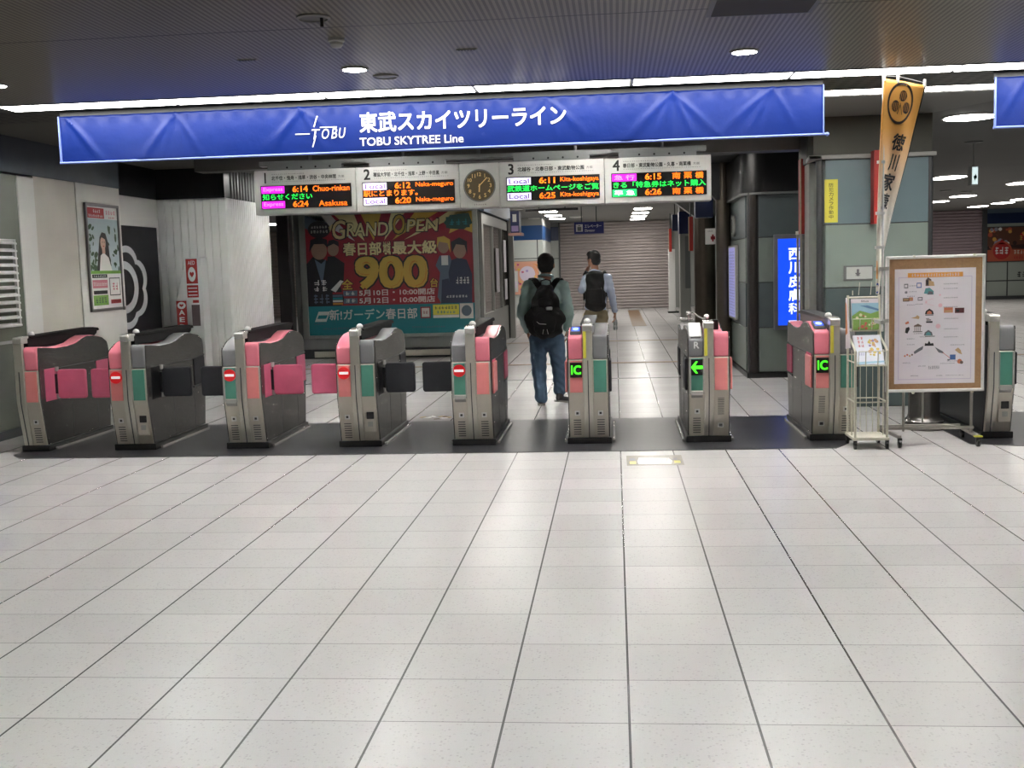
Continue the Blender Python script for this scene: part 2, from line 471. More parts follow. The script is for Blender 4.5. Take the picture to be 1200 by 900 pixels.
# ---- left wall
XL = -6.27
def yx(px, py, X=XL): return atX(px, py, X)
ya, _ = yx(38, 208); yb, zt = yx(86.5, 213.5); yc, _ = yx(137.8, 220)
ZT = zt
GLASSG = mat('grey_green_glass', (104, 110, 100), .12, noise=.12, nscale=1.2, spec=.7)
mb = MB(); mb.box(XL-.3, XL, -7, ya-.35, 0, ZT-.02); struct(mb.build('wall_left', mat('grey_green_wall', (122, 126, 114), .2, noise=.08, nscale=1)))
mb = MB(); mb.box(XL-.3, XL+.01, ya-.35, ya, 0, ZT-.02); struct(mb.build('trim_3', WHITEW, bevel=.01))
mb = MB(); mb.box(XL-.3, XL, ya, yb, 0, ZT); struct(mb.build('wall_left_beige', BEIGEW))
mb = MB(); mb.box(XL-.3, XL+.012, yb, yc, 0, ZT); struct(mb.build('wall_left_white', WHITEW))
mb = MB(); mb.box(XL-.3, XL+.02, -7, yc, ZT, CZ); struct(mb.build('wall_left_upper', CHARC))
mb = MB(); mb.box(XL-.02, XL+.03, -7, ya, .0, .09); struct(mb.build('baseboard_left', DGREY))
# recess with the black sign, facing wall of slats, side wall going back
XR = -6.45; YF = 15.75
y0r = yc
_, zr = atX(138, 230, XR)
zr = ZT-.045
mb = MB(); mb.box(XR-.3, XR, y0r, YF, 0, zr); struct(mb.build('wall_left_recess', mat('pale_grey_wall_paint', (226, 224, 220), .45, noise=.03, nscale=2)))
xf1 = at(265, 236, YF)[0]
SLATM = mat('white_slat_panel', (232, 231, 229), .4, noise=.04, nscale=2)
mb = MB(); n = 9
for i in range(n):
    a = XR + (xf1-XR)*i/n; b = XR + (xf1-XR)*(i+1)/n
    mb.box(a+.006, b-.006, YF-.02, YF+.1, .1, zr)
mb.box(XR, xf1, YF, YF+.12, 0, zr)
struct(mb.build('wall_facing', SLATM, bevel=.004))
ys1 = 17.75
mb = MB(); n = 20
for i in range(n):
    a = YF+.12 + (ys1-YF-.12)*i/n; b = YF+.12 + (ys1-YF-.12)*(i+1)/n
    mb.box(xf1-.2, xf1-.0, a+.01, b-.01, .0, zr)
mb.box(xf1-.22, xf1-.02, YF, ys1, 0, zr)
struct(mb.build('wall_side', SLATM, bevel=.004))
mb = MB(); mb.box(XR, XR+.05, YF-.7, YF, 0.0, .08); mb.box(XR, xf1, YF-.04, YF-.02, 0, .08); struct(mb.build('trim_4', LGREY))
# black fascia over the recess
mb = MB(); mb.box(XR-.3, XR+.02, y0r, YF-.05, zr, CZ); mb.box(XR-.3, xf1, YF-.06, YF+.2, zr, CZ)
struct(mb.build('wall_left_fascia', BLACKP))
mb = MB()
for i in range(14):
    a = YF+.2 + (ys1-YF-.2)*i/14
    mb.box(xf1-.05, xf1+.02, a, a+.07, zr, CZ, 0)
mb.box(xf1-.3, xf1-.03, YF+.2, ys1, zr, CZ, 1)
struct(mb.build('trim_5', [MGREY, BLACKP]))
# back wall with roller shutters (y = 41)
YB = 41.0
mb = MB(); mb.box(-16, 18, YB+.15, YB+.35, 0, CZ); struct(mb.build('wall_back', mat('dim_wall_panel', (150, 152, 148), .5)))
def shutter(name, x0, x1, z1, rgb, Y=YB, pitch=.105):
    mb = MB(); n = int(z1/pitch)
    for i in range(n):
        z = z1*i/n; z2 = z1*(i+1)/n
        mb.prism_x([(Y+.05, z), (Y+.0, z+.012), (Y-.02, (z+z2)/2), (Y+.0, z2-.012), (Y+.05, z2)], x0, x1)
    o = mb.build(name, mat(name+'_slats', rgb, .45, noise=.04, nscale=3), None)
    return struct(o)
shutter('door_1', at(657, 300, YB)[0], at(786, 300, YB)[0], 3.12, (178, 168, 166))
shutter('door_2', at(1092, 280, YB)[0], at(1153, 280, YB)[0], 3.12, (168, 150, 156))
shutter('door_3', at(308, 330, YB)[0], at(356, 330, YB)[0], 3.12, (196, 184, 176))
# pale blue-banded wall beside the shutter
BAND = mat('blue_wall_band', (44, 82, 136), .3); BANDD = mat('navy_wall_band', (30, 44, 82), .3)
PANELW = mat('white_enamel_panel', (214, 220, 216), .25, noise=.02)
Yw = 36.0
xw0 = -6.0; xw1 = at(636, 300, Yw)[0]
zb0 = at(630, 281, Yw)[1]; zb1 = at(630, 264, Yw)[1]
mb = MB()
mb.box(xw0, xw1, Yw, Yw+5.2, 0, zb0, 0); mb.box(xw0, xw1, Yw-.01, Yw+5.2, zb0, zb1, 1); mb.box(xw0, xw1, Yw, Yw+5.2, zb1, CZ, 2)
jx = at(629.5, 280, Yw)[0]
mb.box(jx-.015, jx+.015, Yw-.004, Yw, 0, zb0, 3)
zj = at(620, 303, Yw)[1]; mb.box(xw0, xw1, Yw-.004, Yw, zj-.012, zj+.012, 3)
struct(mb.build('wall_inner_left', [PANELW, BAND, LGREY, DGREY]))
x2 = at(657, 300, YB)[0]
mb = MB(); mb.box(xw1, x2, YB-.1, YB+.2, 0, at(650, 282, YB)[1], 0); mb.box(xw1, x2, YB-.12, YB+.2, at(650, 282, YB)[1], at(650, 266, YB)[1], 1); mb.box(xw1, x2, YB-.1, YB+.2, at(650, 266, YB)[1], CZ, 2)
zj2 = at(650, 303, YB)[1]; mb.box(xw1, x2, YB-.105, YB-.1, zj2-.012, zj2+.012, 3)
mb.box(x2-.06, x2, YB-.14, YB-.1, 0, CZ, 3)
struct(mb.build('wall_back_panel', [mat('grey_enamel_panel', (176, 180, 176), .3), BANDD, MGREY, DGREY]))
# far right tiled wall
x3 = at(1154, 300, YB)[0]
mb = MB(); zt1 = at(1170, 262, YB)[1]; zt2 = at(1170, 250, YB)[1]; zlow = at(1170, 307, YB)[1]
mb.box(x3, 18, YB-.1, YB+.2, 0, zt1, 0); mb.box(x3, 18, YB-.12, YB+.2, zt1, zt2, 1); mb.box(x3, 18, YB-.1, YB+.2, zt2, CZ, 2)
for px in (1179,): 
    q = at(px, 330, YB)[0]; mb.box(q-.02, q+.02, YB-.108, YB-.1, 0, zlow, 3)
q = at(1170, 329, YB)[1]; mb.box(x3, 18, YB-.108, YB-.1, q-.02, q+.02, 3)
mb.box(x3-.12, x3+.02, YB-.16, YB-.05, 0, CZ, 3)
mb.box(x3, 18, YB-.2, YB-.1, 0, .12, 3)
struct(mb.build('wall_back_right', [mat('grey_green_enamel_panel', (164, 172, 164), .3), BANDD, mat('slate_band', (96, 112, 128), .4), DGREY]))

# ---- right hand column cluster
TILEA = mat('pale_green_tile', (142, 156, 148), .3, noise=.03, nscale=3)
TILEB = mat('dark_green_tile', (84, 98, 98), .3, noise=.03, nscale=3)
TILEC = mat('blue_grey_tile', (116, 136, 142), .3, noise=.03, nscale=3)
OLIVE = mat('dark_olive_fascia', (74, 74, 64), .5, noise=.05, nscale=2)
Yc = 12.5
cx0 = at(965, 300, Yc)[0]; cx1 = at(1090, 250, Yc)[0]
zcap = at(1000, 186, Yc)[1]
zA = at(1000, 262.5, Yc)[1]; zB = at(1000, 337, Yc)[1]; 
mb = MB()
ydeep = 13.5
def band(mb, x0, x1, y0, y1, zs, ms):
    for (a, b), m in zip(zip(zs[:-1], zs[1:]), ms): mb.box(x0, x1, y0, y1, a+.006, b-.006, m)
    mb.box(x0+.008, x1-.008, y0+.008, y1-.008, zs[0], zs[-1], 3)
band(mb, cx0+.02, cx1-.02, Yc, ydeep, [0, .62, zB, zA, zcap], [0, 1, 0, 2])
mb.m = [{0: 1, 1: 1, 2: 2, 3: 3}.get(k, k) for k in mb.m]
# order low: dark, dark, pale, blue-grey
mb2 = MB(); 
for (a, b, m) in ((.0, .62, 1), (.62, zB, 1), (zB, zA, 0), (zA, zcap, 2)):
    mb2.box(cx0+.02, cx1-.02, Yc, ydeep, a+.006, b-.006, m)
mb2.box(cx0+.03, cx1-.03, Yc+.008, ydeep-.01, 0, zcap, 3)
struct(mb2.build('column', [TILEA, TILEB, TILEC, DGREY], bevel=.003))
mb = MB()
for (x, y) in ((cx0-.035, Yc+.03), (cx1+.0, Yc+.03)):
    mb.cyl((x, y, 0), (x, y, zcap), .036, n=20)
struct(mb.build('trim_6', [DGREY], smooth=True))
mb = MB(); mb.box(cx0-.16, cx1+.05, Yc-.05, Yc+.02, zcap, zcap+.045)
mb.prism_z([(cx0-.16, Yc-.05), (cx0-.02, Yc-.05), (cx0-.10, 12.92), (at(947, 188, 12.9)[0]-.02, 12.92)], zcap, zcap+.045)
struct(mb.build('trim_7', LGREY, bevel=.008))
mb = MB(); mb.box(cx0-.10, cx1+.02, Yc+.02, ydeep, zcap+.045, CZ); struct(mb.build('beam', OLIVE))
# column's left reveal
mb = MB(); mb.box(at(948, 300, 12.9)[0], cx0+.05, 12.9, 13.2, 0, zcap, 0); struct(mb.build('column_reveal', [LGREY], bevel=.01))
mb = MB(); mb.box(at(946, 180, 12.9)[0], cx0-.02, 12.9, 13.3, zcap, CZ, 0); struct(mb.build('beam_reveal', [mat('charcoal_fascia', (50, 52, 54), .5)]))

# pillar with the backlit clinic sign
Yp = 15.75
px0 = 1.80; px1 = 2.75
zf = at(900, 225, Yp)[1]; z1_ = at(900, 278, Yp)[1]; z2_ = at(900, 331, Yp)[1]; z3_ = at(900, 384, Yp)[1]
mb = MB()
for (a, b, m) in ((.08, z3_, 0), (z3_, z2_, 1), (z2_, z1_, 0), (z1_, zf, 1)):
    mb.box(px0+.16, px1, Yp, Yp+.3, a+.006, b-.006, m)
    mb.box(px0, px0+.1, Yp+.2, Yp+2.4, a+.006, b-.006, m)
mb.box(px0+.02, px1-.01, Yp+.02, Yp+2.38, 0, zf, 2)
struct(mb.build('pillar', [mat('muted_green_tile', (128, 138, 132), .35, noise=.03), mat('slate_green_tile', (86, 96, 98), .35, noise=.03), DGREY], bevel=.003))
mb = MB(); mb.cyl((px0+.09, Yp+.075, .0), (px0+.09, Yp+.075, zf), .078, n=24); 
struct(mb.build('trim_8', [mat('dark_steel_corner', (84, 80, 78), .3, metal=.8)], smooth=True))
mb = MB(); mb.box(px0-.01, px1, Yp-.01, Yp+2.4, 0, .07); struct(mb.build('baseboard_right', BLACK))
# curved black fascia on top of the pillar
zt_ = at(900, 178, Yp)[1]
pts = [(px1, Yp-.06)]
for i in range(9):
    a = -PI/2 - i*PI/16; pts.append((px0+.25+.32*math.cos(a), Yp+.26+.32*math.sin(a)))
pts += [(px0-.07, Yp+2.4), (px1, Yp+2.4)]
mb = MB(); mb.prism_z(pts, zf, zt_); struct(mb.build('pillar_fascia', BLACKP, bevel=.01))
mb = MB(); mb.prism_z([(x, y-.006) for x, y in pts], zf-.03, zf); struct(mb.build('trim_9', MGREY))
mb = MB(); mb.box(px0+.12, px1+.2, Yp+.02, Yp+.4, zt_, CZ, 0); mb.prism_z([(px0-.5, Yp+.6), (px0+.12, Yp+.02), (px0+.12, Yp+2), (px0-.5, Yp+2)], zt_+.05, CZ, 1)
struct(mb.build('beam_inner', [mat('grey_soffit_board', (118, 118, 114), .5), DGREY]))

# a wall that continues behind the pillar
mb = MB(); xr = 2.35
zz = [0, .75, 1.4, 2.05, CZ]
for i, (a, b) in enumerate(zip(zz[:-1], zz[1:])):
    mb.box(xr, xr+.4, 18.3, 33, a+.006, b-.006, i % 2)
mb.box(xr+.01, 4.6, 18.4, 33, 0, CZ, 2)
struct(mb.build('wall_inner_right', [TILEA, TILEB, DGREY]))
# hall side of the same block
# slender round and square columns down the inner right side
def round_col(name, px, pxb, Y, r, m, ztop=CZ, flare=True):
    x = at(px, 310, Y)[0]
    mb = MB(); mb.cyl((x, Y, 0), (x, Y, ztop), r, n=24)
    o = struct(mb.build(name, m, smooth=True)); return x
BRONZE = mat('bronze_column_cladding', (92, 84, 76), .3, metal=.7, noise=.06)
xc1 = round_col('pillar_1', 848, 0, 17.9, .115, BRONZE)
mb = MB(); mb.prism_y([(xc1-.12, 2.55), (xc1+.12, 2.55), (xc1+.12, CZ), (xc1-.62, CZ)], 17.8, 18.0); struct(mb.build('trim_10', DGREY))
xc2 = round_col('pillar_2', 826, 0, 26.0, .24, BRONZE)
mb = MB(); mb.prism_y([(xc2-.24, 2.62), (xc2+.24, 2.62), (xc2+.24, CZ), (xc2-.9, CZ)], 25.8, 26.2); struct(mb.build('trim_11', MGREY))
xc3 = at(803, 310, 31.0)[0]
mb = MB(); mb.box(xc3-.14, xc3+.14, 31, 31.4, 0, CZ, 0); mb.box(xc3+.0, xc3+.14, 30.98, 31, .9, 2.3, 1)
mb.box(xc3-.16, xc3+.16, 30.9, 31.4, 2.36, 2.95, 2)
struct(mb.build('pillar_3', [LGREY, MGREY, NAVY], bevel=.01))
# left side: dark column and frame left of the advertising wall, far
YA = 20.7
xl = at(336, 320, YA-.4)[0]
mb = MB(); mb.box(xl-.13, xl+.10, YA-.5, YA-.25, 0, CZ); struct(mb.build('pillar_4', mat('dark_bronze_post', (64, 60, 60), .35, metal=.4), bevel=.015))

# ---- booth carrying the big advertisement
ax0 = at(346, 320, YA)[0]; ax1 = at(563, 320, YA)[0]
BOOTH = mat('booth_grey_metal', (128, 130, 128), .35, noise=.04, nscale=3)
mb = MB()
mb.box(ax0, ax1, YA, YA+5.2, .18, CZ, 0)
mb.box(ax0+.08, ax1-.08, YA+.06, YA+5.1, 0, .18, 1)
mb.box(ax0+.3, ax1-.1, YA-.02, YA, .03, .14, 2)
struct(mb.build('wall_booth', [BOOTH, DGREY, STEEL], bevel=.004))
# ================================================================== TICKET GATES
POSTM = mat('bright_steel_post', (206, 202, 192), .3, metal=.6)
LIDM = mat('black_lid', (9, 9, 10), .65, spec=.2)
def gate(cx, label, right, left, rsign=None, lsign=None, rlow='vent', llow='vent', rflap=None, lflap=None,
         lcd=None, yellow=False, lframe=False, tray=False, Y=10.1, dome=True, cover='flat', group='ticket gates in a row across the passage'):
    g = thing('ticket_gate', label, 'ticket gate', (cx, Y, 0), 0, group)
    g.scale = (1.04, 1, 1)
    P = lambda mb, name, m, **k: mb.build(name, m, g, local=True, **k)
    xmin = -.168 if left else -.045
    xmax = .168 if right else .045
    # steel cabinet
    mb = MB(); mb.prism_x([(.085, .06), (.02, .40), (.0, .48), (0, .775), (1.5, .775), (1.5, .48), (1.44, .06)], xmin, xmax)
    P(mb, 'cabinet', STEELD if 0 else STEEL, bevel=.006)
    if not left:
        mb = MB(); mb.prism_x([(.10, .065), (.03, .40), (.012, .48), (.012, 1.0), (1.49, 1.0), (1.49, .48), (1.43, .065)], xmin-.010, xmin-.001); P(mb, 'outer_panel', mat('dark_outer_skin', (58, 58, 60), .35, metal=.5), bevel=.003)
    mb = MB(); mb.box(xmin-.025, xmax+.025, .075, 1.46, .004, .062); P(mb, 'plinth', BLACK, bevel=.006)
    mb = MB()
    for s, on in ((1, right), (-1, left)):
        if on:
            mb.box(s*.198, s*.222, .18, 1.42, .004, .03)
    if mb.v: P(mb, 'floor_rail', CHROME, bevel=.003)
    profR = [(.012, .778), (.0, .94), (.004, .975), (.025, 1.0), (.15, .992), (.35, .972), (.6, .975), (.78, .992), (.92, 1.03), (1.03, 1.048), (1.15, 1.045), (1.35, 1.015), (1.46, .965), (1.5, .9), (1.5, .778)]
    profL = [(1.5-y, z) for y, z in profR][::-1]
    profL = [(.012, .778), (.0, .90), (.004, .93), (.03, .955), (.16, 1.01), (.30, 1.04), (.45, 1.048), (.58, 1.035), (.72, .992), (.9, .975), (1.15, .972), (1.35, .992), (1.475, 1.0), (1.5, .94), (1.5, .778)]
    for s, colr, prof, sign, low, flap, nm in ((1, right, profR, rsign, rlow, rflap, 'right'), (-1, left, profL, lsign, llow, lflap, 'left')):
        if not colr: continue
        pink = colr == 'pink'
        if lcd == nm:
            prof = [(.012, .778), (.0, .95), (.006, .975), (.03, .985), (.10, .995), (.32, 1.05), (.45, 1.05), (.58, 1.035), (.72, .992), (.9, .975), (1.15, .972), (1.35, .992), (1.475, 1.0), (1.5, .94), (1.5, .778)]
        cm = PINK if pink else GREYP; pm = SALMON if pink else GREENP
        mb = MB(); mb.prism_x(prof, s*.042, s*.166); cvr = P(mb, 'top_shell', cm, bevel=.012, seg=3)
        # steel side skin, full height
        lowp = [(.10, .065), (.03, .40), (.012, .48), (.012, .775)]
        sp = lowp + [(max(y, .02) if y < .75 else min(y, 1.49), z-.008) for y, z in prof[1:-1]] + [(1.49, .775), (1.49, .48), (1.43, .065)]
        mb = MB(); mb.prism_x(sp, s*.1665, s*.178); P(mb, 'side_panel', STEELD, bevel=.003)
        mb = MB()     # seams of the side skin
        for y in (.62, 1.16): mb.box(s*.1775, s*.179, y, y+.004, .08, .48)
        mb.box(s*.1775, s*.179, .35, 1.2, .772, .777)
        P(mb, 'side_seam', DGREY)
        # coloured front panel
        mb = MB(); mb.box(s*.048, s*.156, -.006, .004, .482, .768); P(mb, 'front_panel', pm, bevel=.002)
        if lframe == nm or (isinstance(lframe, tuple) and nm in lframe):
            mb = MB(); mb.box(s*.150, s*.168, -.014, .01, .45, .772); mb.box(s*.04, s*.052, -.012, .01, .45, .772)
            mb.prism_x([(.03, .40), (-.012, .44), (-.012, .478), (.03, .478)], s*.052, s*.15)
            P(mb, 'panel_frame', CHROME, bevel=.004)
        # lower front: kick plate with slots
        def fy(z): return .085-(z-.06)/.34*.065 if z < .40 else .02-(z-.40)/.08*.02
        if low == 'vent':
            mb = MB(); zc = .29
            mb.prism_x([(fy(zc-.02)-.004, zc-.022), (fy(zc+.02)-.004, zc+.022), (fy(zc+.02)+.01, zc+.022), (fy(zc-.02)+.01, zc-.022)], s*.078, s*.122)
            pl = P(mb, 'number_plate', WHITE)
            mb = MB(); q = fy(zc)-.006
            mb.box(s*.090, s*.110, q-.001, q+.004, zc-.010, zc+.010); mb.build('number_mark', DGREY, pl, local=True)
            mb = MB()
            for i in range(7):
                z = .09+i*.022; y = fy(z)
                mb.box(s*.070, s*.134, y-.003, y+.01, z, z+.008)
            P(mb, 'vent_slots', DGREY)
        elif low == 'card':
            mb = MB()
            for i in range(10):
                z = .26+i*.016; y = fy(z); mb.box(s*.075, s*.128, y-.002, y+.01, z, z+.006)
            P(mb, 'vent_slots', DGREY)
            mb = MB(); zc = .16; q = fy(zc); mb.box(s*.075, s*.125, q-.004, q+.02, zc-.022, zc+.022); pl = P(mb, 'number_plate', WHITE)
            mb = MB(); mb.box(s*.085, s*.115, q-.006, q+.0, zc-.013, zc+.013); mb.build('number_mark', DGREY, pl, local=True)
        else:
            mb = MB(); zc = .30; q = fy(zc)
            mb.box(s*.055, s*.155, q-.006, q+.02, zc-.15, zc+.07); wp = P(mb, 'access_plate', STEEL, bevel=.003)
            mb = MB(); mb.box(s*.075, s*.140, q-.012, q+.0, zc-.03, zc+.035); mb.build('slot_window', BLACK, wp, bevel=.004, local=True)
            mb = MB(); mb.cyl((s*.108, q-.012, zc-.075), (s*.108, q+.01, zc-.075), .014, n=16); mb.box(s*.085, s*.13, q-.0075, q, zc-.1, zc-.055); mb.build('lock', LGREY, wp, local=True)
        # signs on the front panel
        u0, u1 = (.050, .156)
        xa, xb = sorted((s*u0, s*u1)); xm = (xa+xb)/2
        if sign == 'no':
            mb = MB(); mb.cyl((xm, -.005, .700), (xm, -.012, .700), .056, n=32); sg = P(mb, 'no_entry_sign', mat('red_sign_lens', (212, 30, 36), .3, emit=.25))
            mb = MB(); mb.box(xm-.040, xm+.040, -.015, -.008, .690, .711); mb.build('bar', mat('white_sign_bar', (250, 250, 250), .4, emit=.5), sg, local=True)
        elif sign == 'ic':
            mb = MB(); mb.box(xm-.052, xm+.052, -.010, -.004, .618, .752); sg = P(mb, 'sign_display', BLACK)
            mb = MB(); f = Fr(mb, (xm-.052, -.010, .618), w=.104, h=.134); f.text('IC', .1, .2, .92, .82, bold=.035)
            mb.build('lettering', glow('green_led_letters', (70, 235, 40), 1.3), sg, local=True)
        elif sign == 'arrow':
            mb = MB(); mb.box(xm-.052, xm+.052, -.010, -.004, .618, .758); sg = P(mb, 'sign_display', BLACK)
            mb = MB(); f = Fr(mb, (xm-.052, -.010, .618), w=.104, h=.14)
            f.poly([(.02, .5), (.42, .88), (.60, .88), (.36, .60), (.98, .60), (.98, .40), (.36, .40), (.60, .12), (.42, .12)], 0, 1.5)
            mb.build('arrow', glow('green_led_letters', (70, 235, 40), 1.3), sg, local=True)
        # flap hardware on the side
        if flap:
            fm = DPINK if pink else PADBLK
            mb = MB(); mb.box(s*.172, s*.183, .10, .34, .475, .782); P(mb, 'flap_recess', fm if pink else BLACK, bevel=.004)
            mb = MB(); mb.box(s*.172, s*.187, 1.18, 1.48, .50, .775); P(mb, 'rear_flap', fm, bevel=.012)
            mb = MB(); mb.prism_x([(1.16, .778), (1.49, .80), (1.49, .786), (1.16, .768)], s*.172, s*.184); P(mb, 'slot_upper_edge', BLACK)
            mb = MB(); mb.prism_x([(1.16, .492), (1.49, .50), (1.49, .488), (1.16, .476)], s*.172, s*.184); P(mb, 'slot_lower_edge', BLACK)
            if flap == 'out':
                mb = MB(); mb.box(s*.178, s*.205, .285, .335, .53, .72); P(mb, 'hinge_block', BLACK, bevel=.004)
                mb = MB()
                for z in (.745, .48): mb.cyl((s*.195, .31, z), (s*.195, .31, z+.045), .018, n=14)
                P(mb, 'hinge_pin', CHROME, smooth=True)
                mb = MB()
                mb.prism_y([(s*.205, .505), (s*.222, .482), (s*.460, .482), (s*.474, .498), (s*.474, .748), (s*.460, .762), (s*.222, .762), (s*.205, .742)], .288, .332)
                P(mb, 'flap', fm, bevel=.012, seg=3)
            else:
                mb = MB(); mb.box(s*.180, s*.200, .03, .31, .482, .765); P(mb, 'flap', fm if not pink else SALMON, bevel=.014, seg=3)
        # screens
        if lcd == nm and not tray:
            mb = MB(); xm2 = s*.104
            mb.prism_x([(.085, .992), (.10, 1.022), (.27, 1.062), (.27, 1.03)], xm2-.048, xm2+.048); b_ = P(mb, 'display_housing', DGREY, bevel=.006)
            mb = MB(); f = Fr(mb, (xm2-.040, .100, 1.0225), (1, 0, 0), (0, .17, .04), .08, .16)
            f.rect(.06, .1, .94, .9, 0, 1); f.disc(.5, .5, .34, .28, 1, 2)
            mb.build('screen', [glow('blue_screen', (60, 90, 220), .9), glow('pale_blue_screen', (150, 170, 255), 1.1)], b_, local=True)
            if s: pass
    # rear face
    mb = MB(); mb.box(xmin+.01, xmax-.01, 1.498, 1.508, .5, .76); P(mb, 'rear_panel', LGREY)
    # centre post, its cap and the black spine on top
    mb = MB(); mb.prism_x([(.07, .065), (.0, .40), (-.014, .48), (-.014, 1.075), (.03, 1.085), (.03, .40), (.1, .065)], -.041, .041); P(mb, 'centre_post', POSTM, bevel=.004)
    mb = MB(); mb.box(-.004, .004, -.018, .0, .48, .77); mb.prism_x([(.066, .065), (-.004, .40), (-.018, .48), (0, .48), (.09, .065)], -.004, .004); P(mb, 'post_groove', DGREY)
    mb = MB(); mb.prism_x([(-.018, 1.03), (-.018, 1.078), (-.008, 1.092), (.13, 1.10), (.13, 1.03)], -.042, .042); P(mb, 'post_cap', CHROME, bevel=.006)
    if cover == 'flat':
        mb = MB(); mb.prism_x([(.10, .99), (.10, 1.075), (.14, 1.088), (1.40, 1.10), (1.52, 1.095), (1.55, 1.075), (1.53, 1.04), (1.40, .99)], -.046, .046); P(mb, 'spine_cover', LIDM if not yellow else MGREY, bevel=.006)
        mb = MB(); mb.prism_x([(.12, 1.088), (.16, 1.098), (1.42, 1.112), (1.54, 1.10), (1.565, 1.078), (1.54, 1.07), (1.40, 1.075), (.16, 1.075)], -.062, .062); P(mb, 'spine_lid', LIDM if not yellow else DGREY, bevel=.004)
    if dome:
        mb = MB(); mb.ell((-.006, .27, 1.105), (.030, .030, .030)); P(mb, 'lamp_dome', WHITE, smooth=True)
    if yellow:
        mb = MB(); mb.box(-.038, -.012, -.020, -.010, .79, 1.03); P(mb, 'yellow_strip', YELLOWM)
    if tray:
        mb = MB(); mb.prism_x([(.02, .935), (.015, .965), (.20, 1.075), (.205, 1.04)], -.160, -.056); t_ = P(mb, 'ticket_tray', WHITE, bevel=.005)
        mb = MB(); mb.prism_x([(.016, .945), (.013, .958), (.03, .968), (.03, .95)], -.150, -.066); mb.build('tray_slot', MGREY, t_, local=True)
        mb = MB(); f = Fr(mb, (-.125, -.001, .855), w=.045, h=.06); f.text('R', 0, 0, 1, 1, k=2, bold=.03)
        P(mb, 'lettering', WHITEINK)
        mb = MB(); mb.tube([(-.135, .55, 1.07), (-.14, .52, 1.13), (-.10, .46, 1.155), (-.06, .38, 1.12), (-.02, .32, 1.10), (.0, .24, 1.11)], .008); mb.ell((-.135, .55, 1.145), .02); mb.ell((.0, .22, 1.125), .024)
        mb.box(-.2, -.07, .9, 1.2, 1.062, 1.072)
        P(mb, 'handle', CHROME, smooth=True)
        mb = MB(); mb.box(.05, .11, .30, .42, 1.0, 1.09); P(mb, 'sensor_box', BLACK, bevel=.006)
    return g
GR = 'ticket gates in a row across the passage'
gate(-5.56, 'half-width ticket gate with only a pink side, against the left wall', 'pink', None, rlow='vent', rflap='out')
gate(-4.52, 'ticket gate with pink left half, no-entry sign and black flaps, second from the left wall', 'grey', 'pink', lsign='no', rlow='slot', llow='vent', rflap='out', lflap='out')
gate(-3.435, 'ticket gate with green left panel bearing a no-entry sign and pink flap toward the right', 'pink', 'grey', lsign='no', rflap='out', lflap='out', lframe='left')
gate(-2.365, 'ticket gate with pink no-entry half in front of the large red and teal advertisement', 'grey', 'pink', lsign='no', rlow='slot', rflap='out', lflap='out')
gate(-1.307, 'ticket gate with green no-entry half, left of the man in jeans, its right lane open', 'pink', 'grey', lsign='no', rflap='in', lflap='out', lframe='left')
gate(-.253, 'ticket gate with IC sign, right of the man in jeans', 'grey', 'pink', lsign='ic', rflap='in', lflap='in', lcd='left', yellow=True)
gate(.815, 'ticket gate with green arrow sign and white ticket tray', 'pink', 'grey', lsign='arrow', rlow='card', rflap='in', lflap='in', yellow=True, lframe='left', tray=True, cover='none', lcd=None, dome=False)
gate(1.905, 'pink ticket gate with IC sign beside the brochure rack', 'grey', 'pink', lsign='ic', llow='card', rflap='in', lflap='in', lcd='left', yellow=True)
gate(3.25, 'half-width grey ticket gate with blank green panel and slot window, right of the notice board', 'grey', None, rlow='slot', rflap='in', lframe='right')
# ================================================================== CEILING FIXTURES
STRIPG = glow('strip_light_diffuser', (255, 252, 246), 15, lamp=True)
DLG = glow('downlight_lens', (255, 252, 247), 285, lamp=True)
DLG2 = glow('oblong_light_diffuser', (255, 250, 242), 22, lamp=True)
edges = [-5.30, -3.79, -2.46, -1.145, .17, 1.48, 2.80, 4.12, 5.44]
for i, (a, b) in enumerate(zip(edges[:-1], edges[1:])):
    where = ['leftmost, at the left wall end', 'second from the left', 'above the white logo of the wide blue banner', 'above the middle of the wide blue banner',
             'above the right half of the wide blue banner', 'above the right end of the wide blue banner', 'above the gap between the two blue banners', 'above the second blue banner at the right edge'][i]
    t = thing('strip_light', 'long white ceiling strip light segment, '+where, 'ceiling light', ((a+b)/2, 9.69, CZ), 0, 'front row of strip light segments')
    mb = MB(); mb.box(a+.018, b-.018, 9.53, 9.85, CZ-.004, CZ+.006); mb.build('diffuser', STRIPG, t)
    mb = MB(); mb.box(a, b, 9.50, 9.529, CZ-.005, CZ+.055); mb.box(a, b, 9.851, 9.88, CZ-.005, CZ+.055); mb.box(a, a+.01, 9.5, 9.88, CZ-.002, CZ+.05); mb.build('housing', DGREY, t)
for i, (a, b) in enumerate(((1.85, 3.05), (3.05, 4.25), (4.25, 5.45))):
    t = thing('strip_light', 'white strip light of the rear row, '+['left of the orange hanging flag', 'right of the orange hanging flag', 'hidden mostly behind the second blue banner'][i], 'ceiling light', ((a+b)/2, 10.81, CZ), 0, 'rear row of strip light segments')
    mb = MB(); mb.box(a+.008, b-.008, 10.65, 10.97, CZ-.004, CZ+.006); mb.build('diffuser', STRIPG, t)
    mb = MB(); mb.box(a, b, 10.62, 10.65, CZ-.004, CZ+.055); mb.box(a, b, 10.97, 11.0, CZ-.004, CZ+.055); mb.build('housing', DGREY, t)
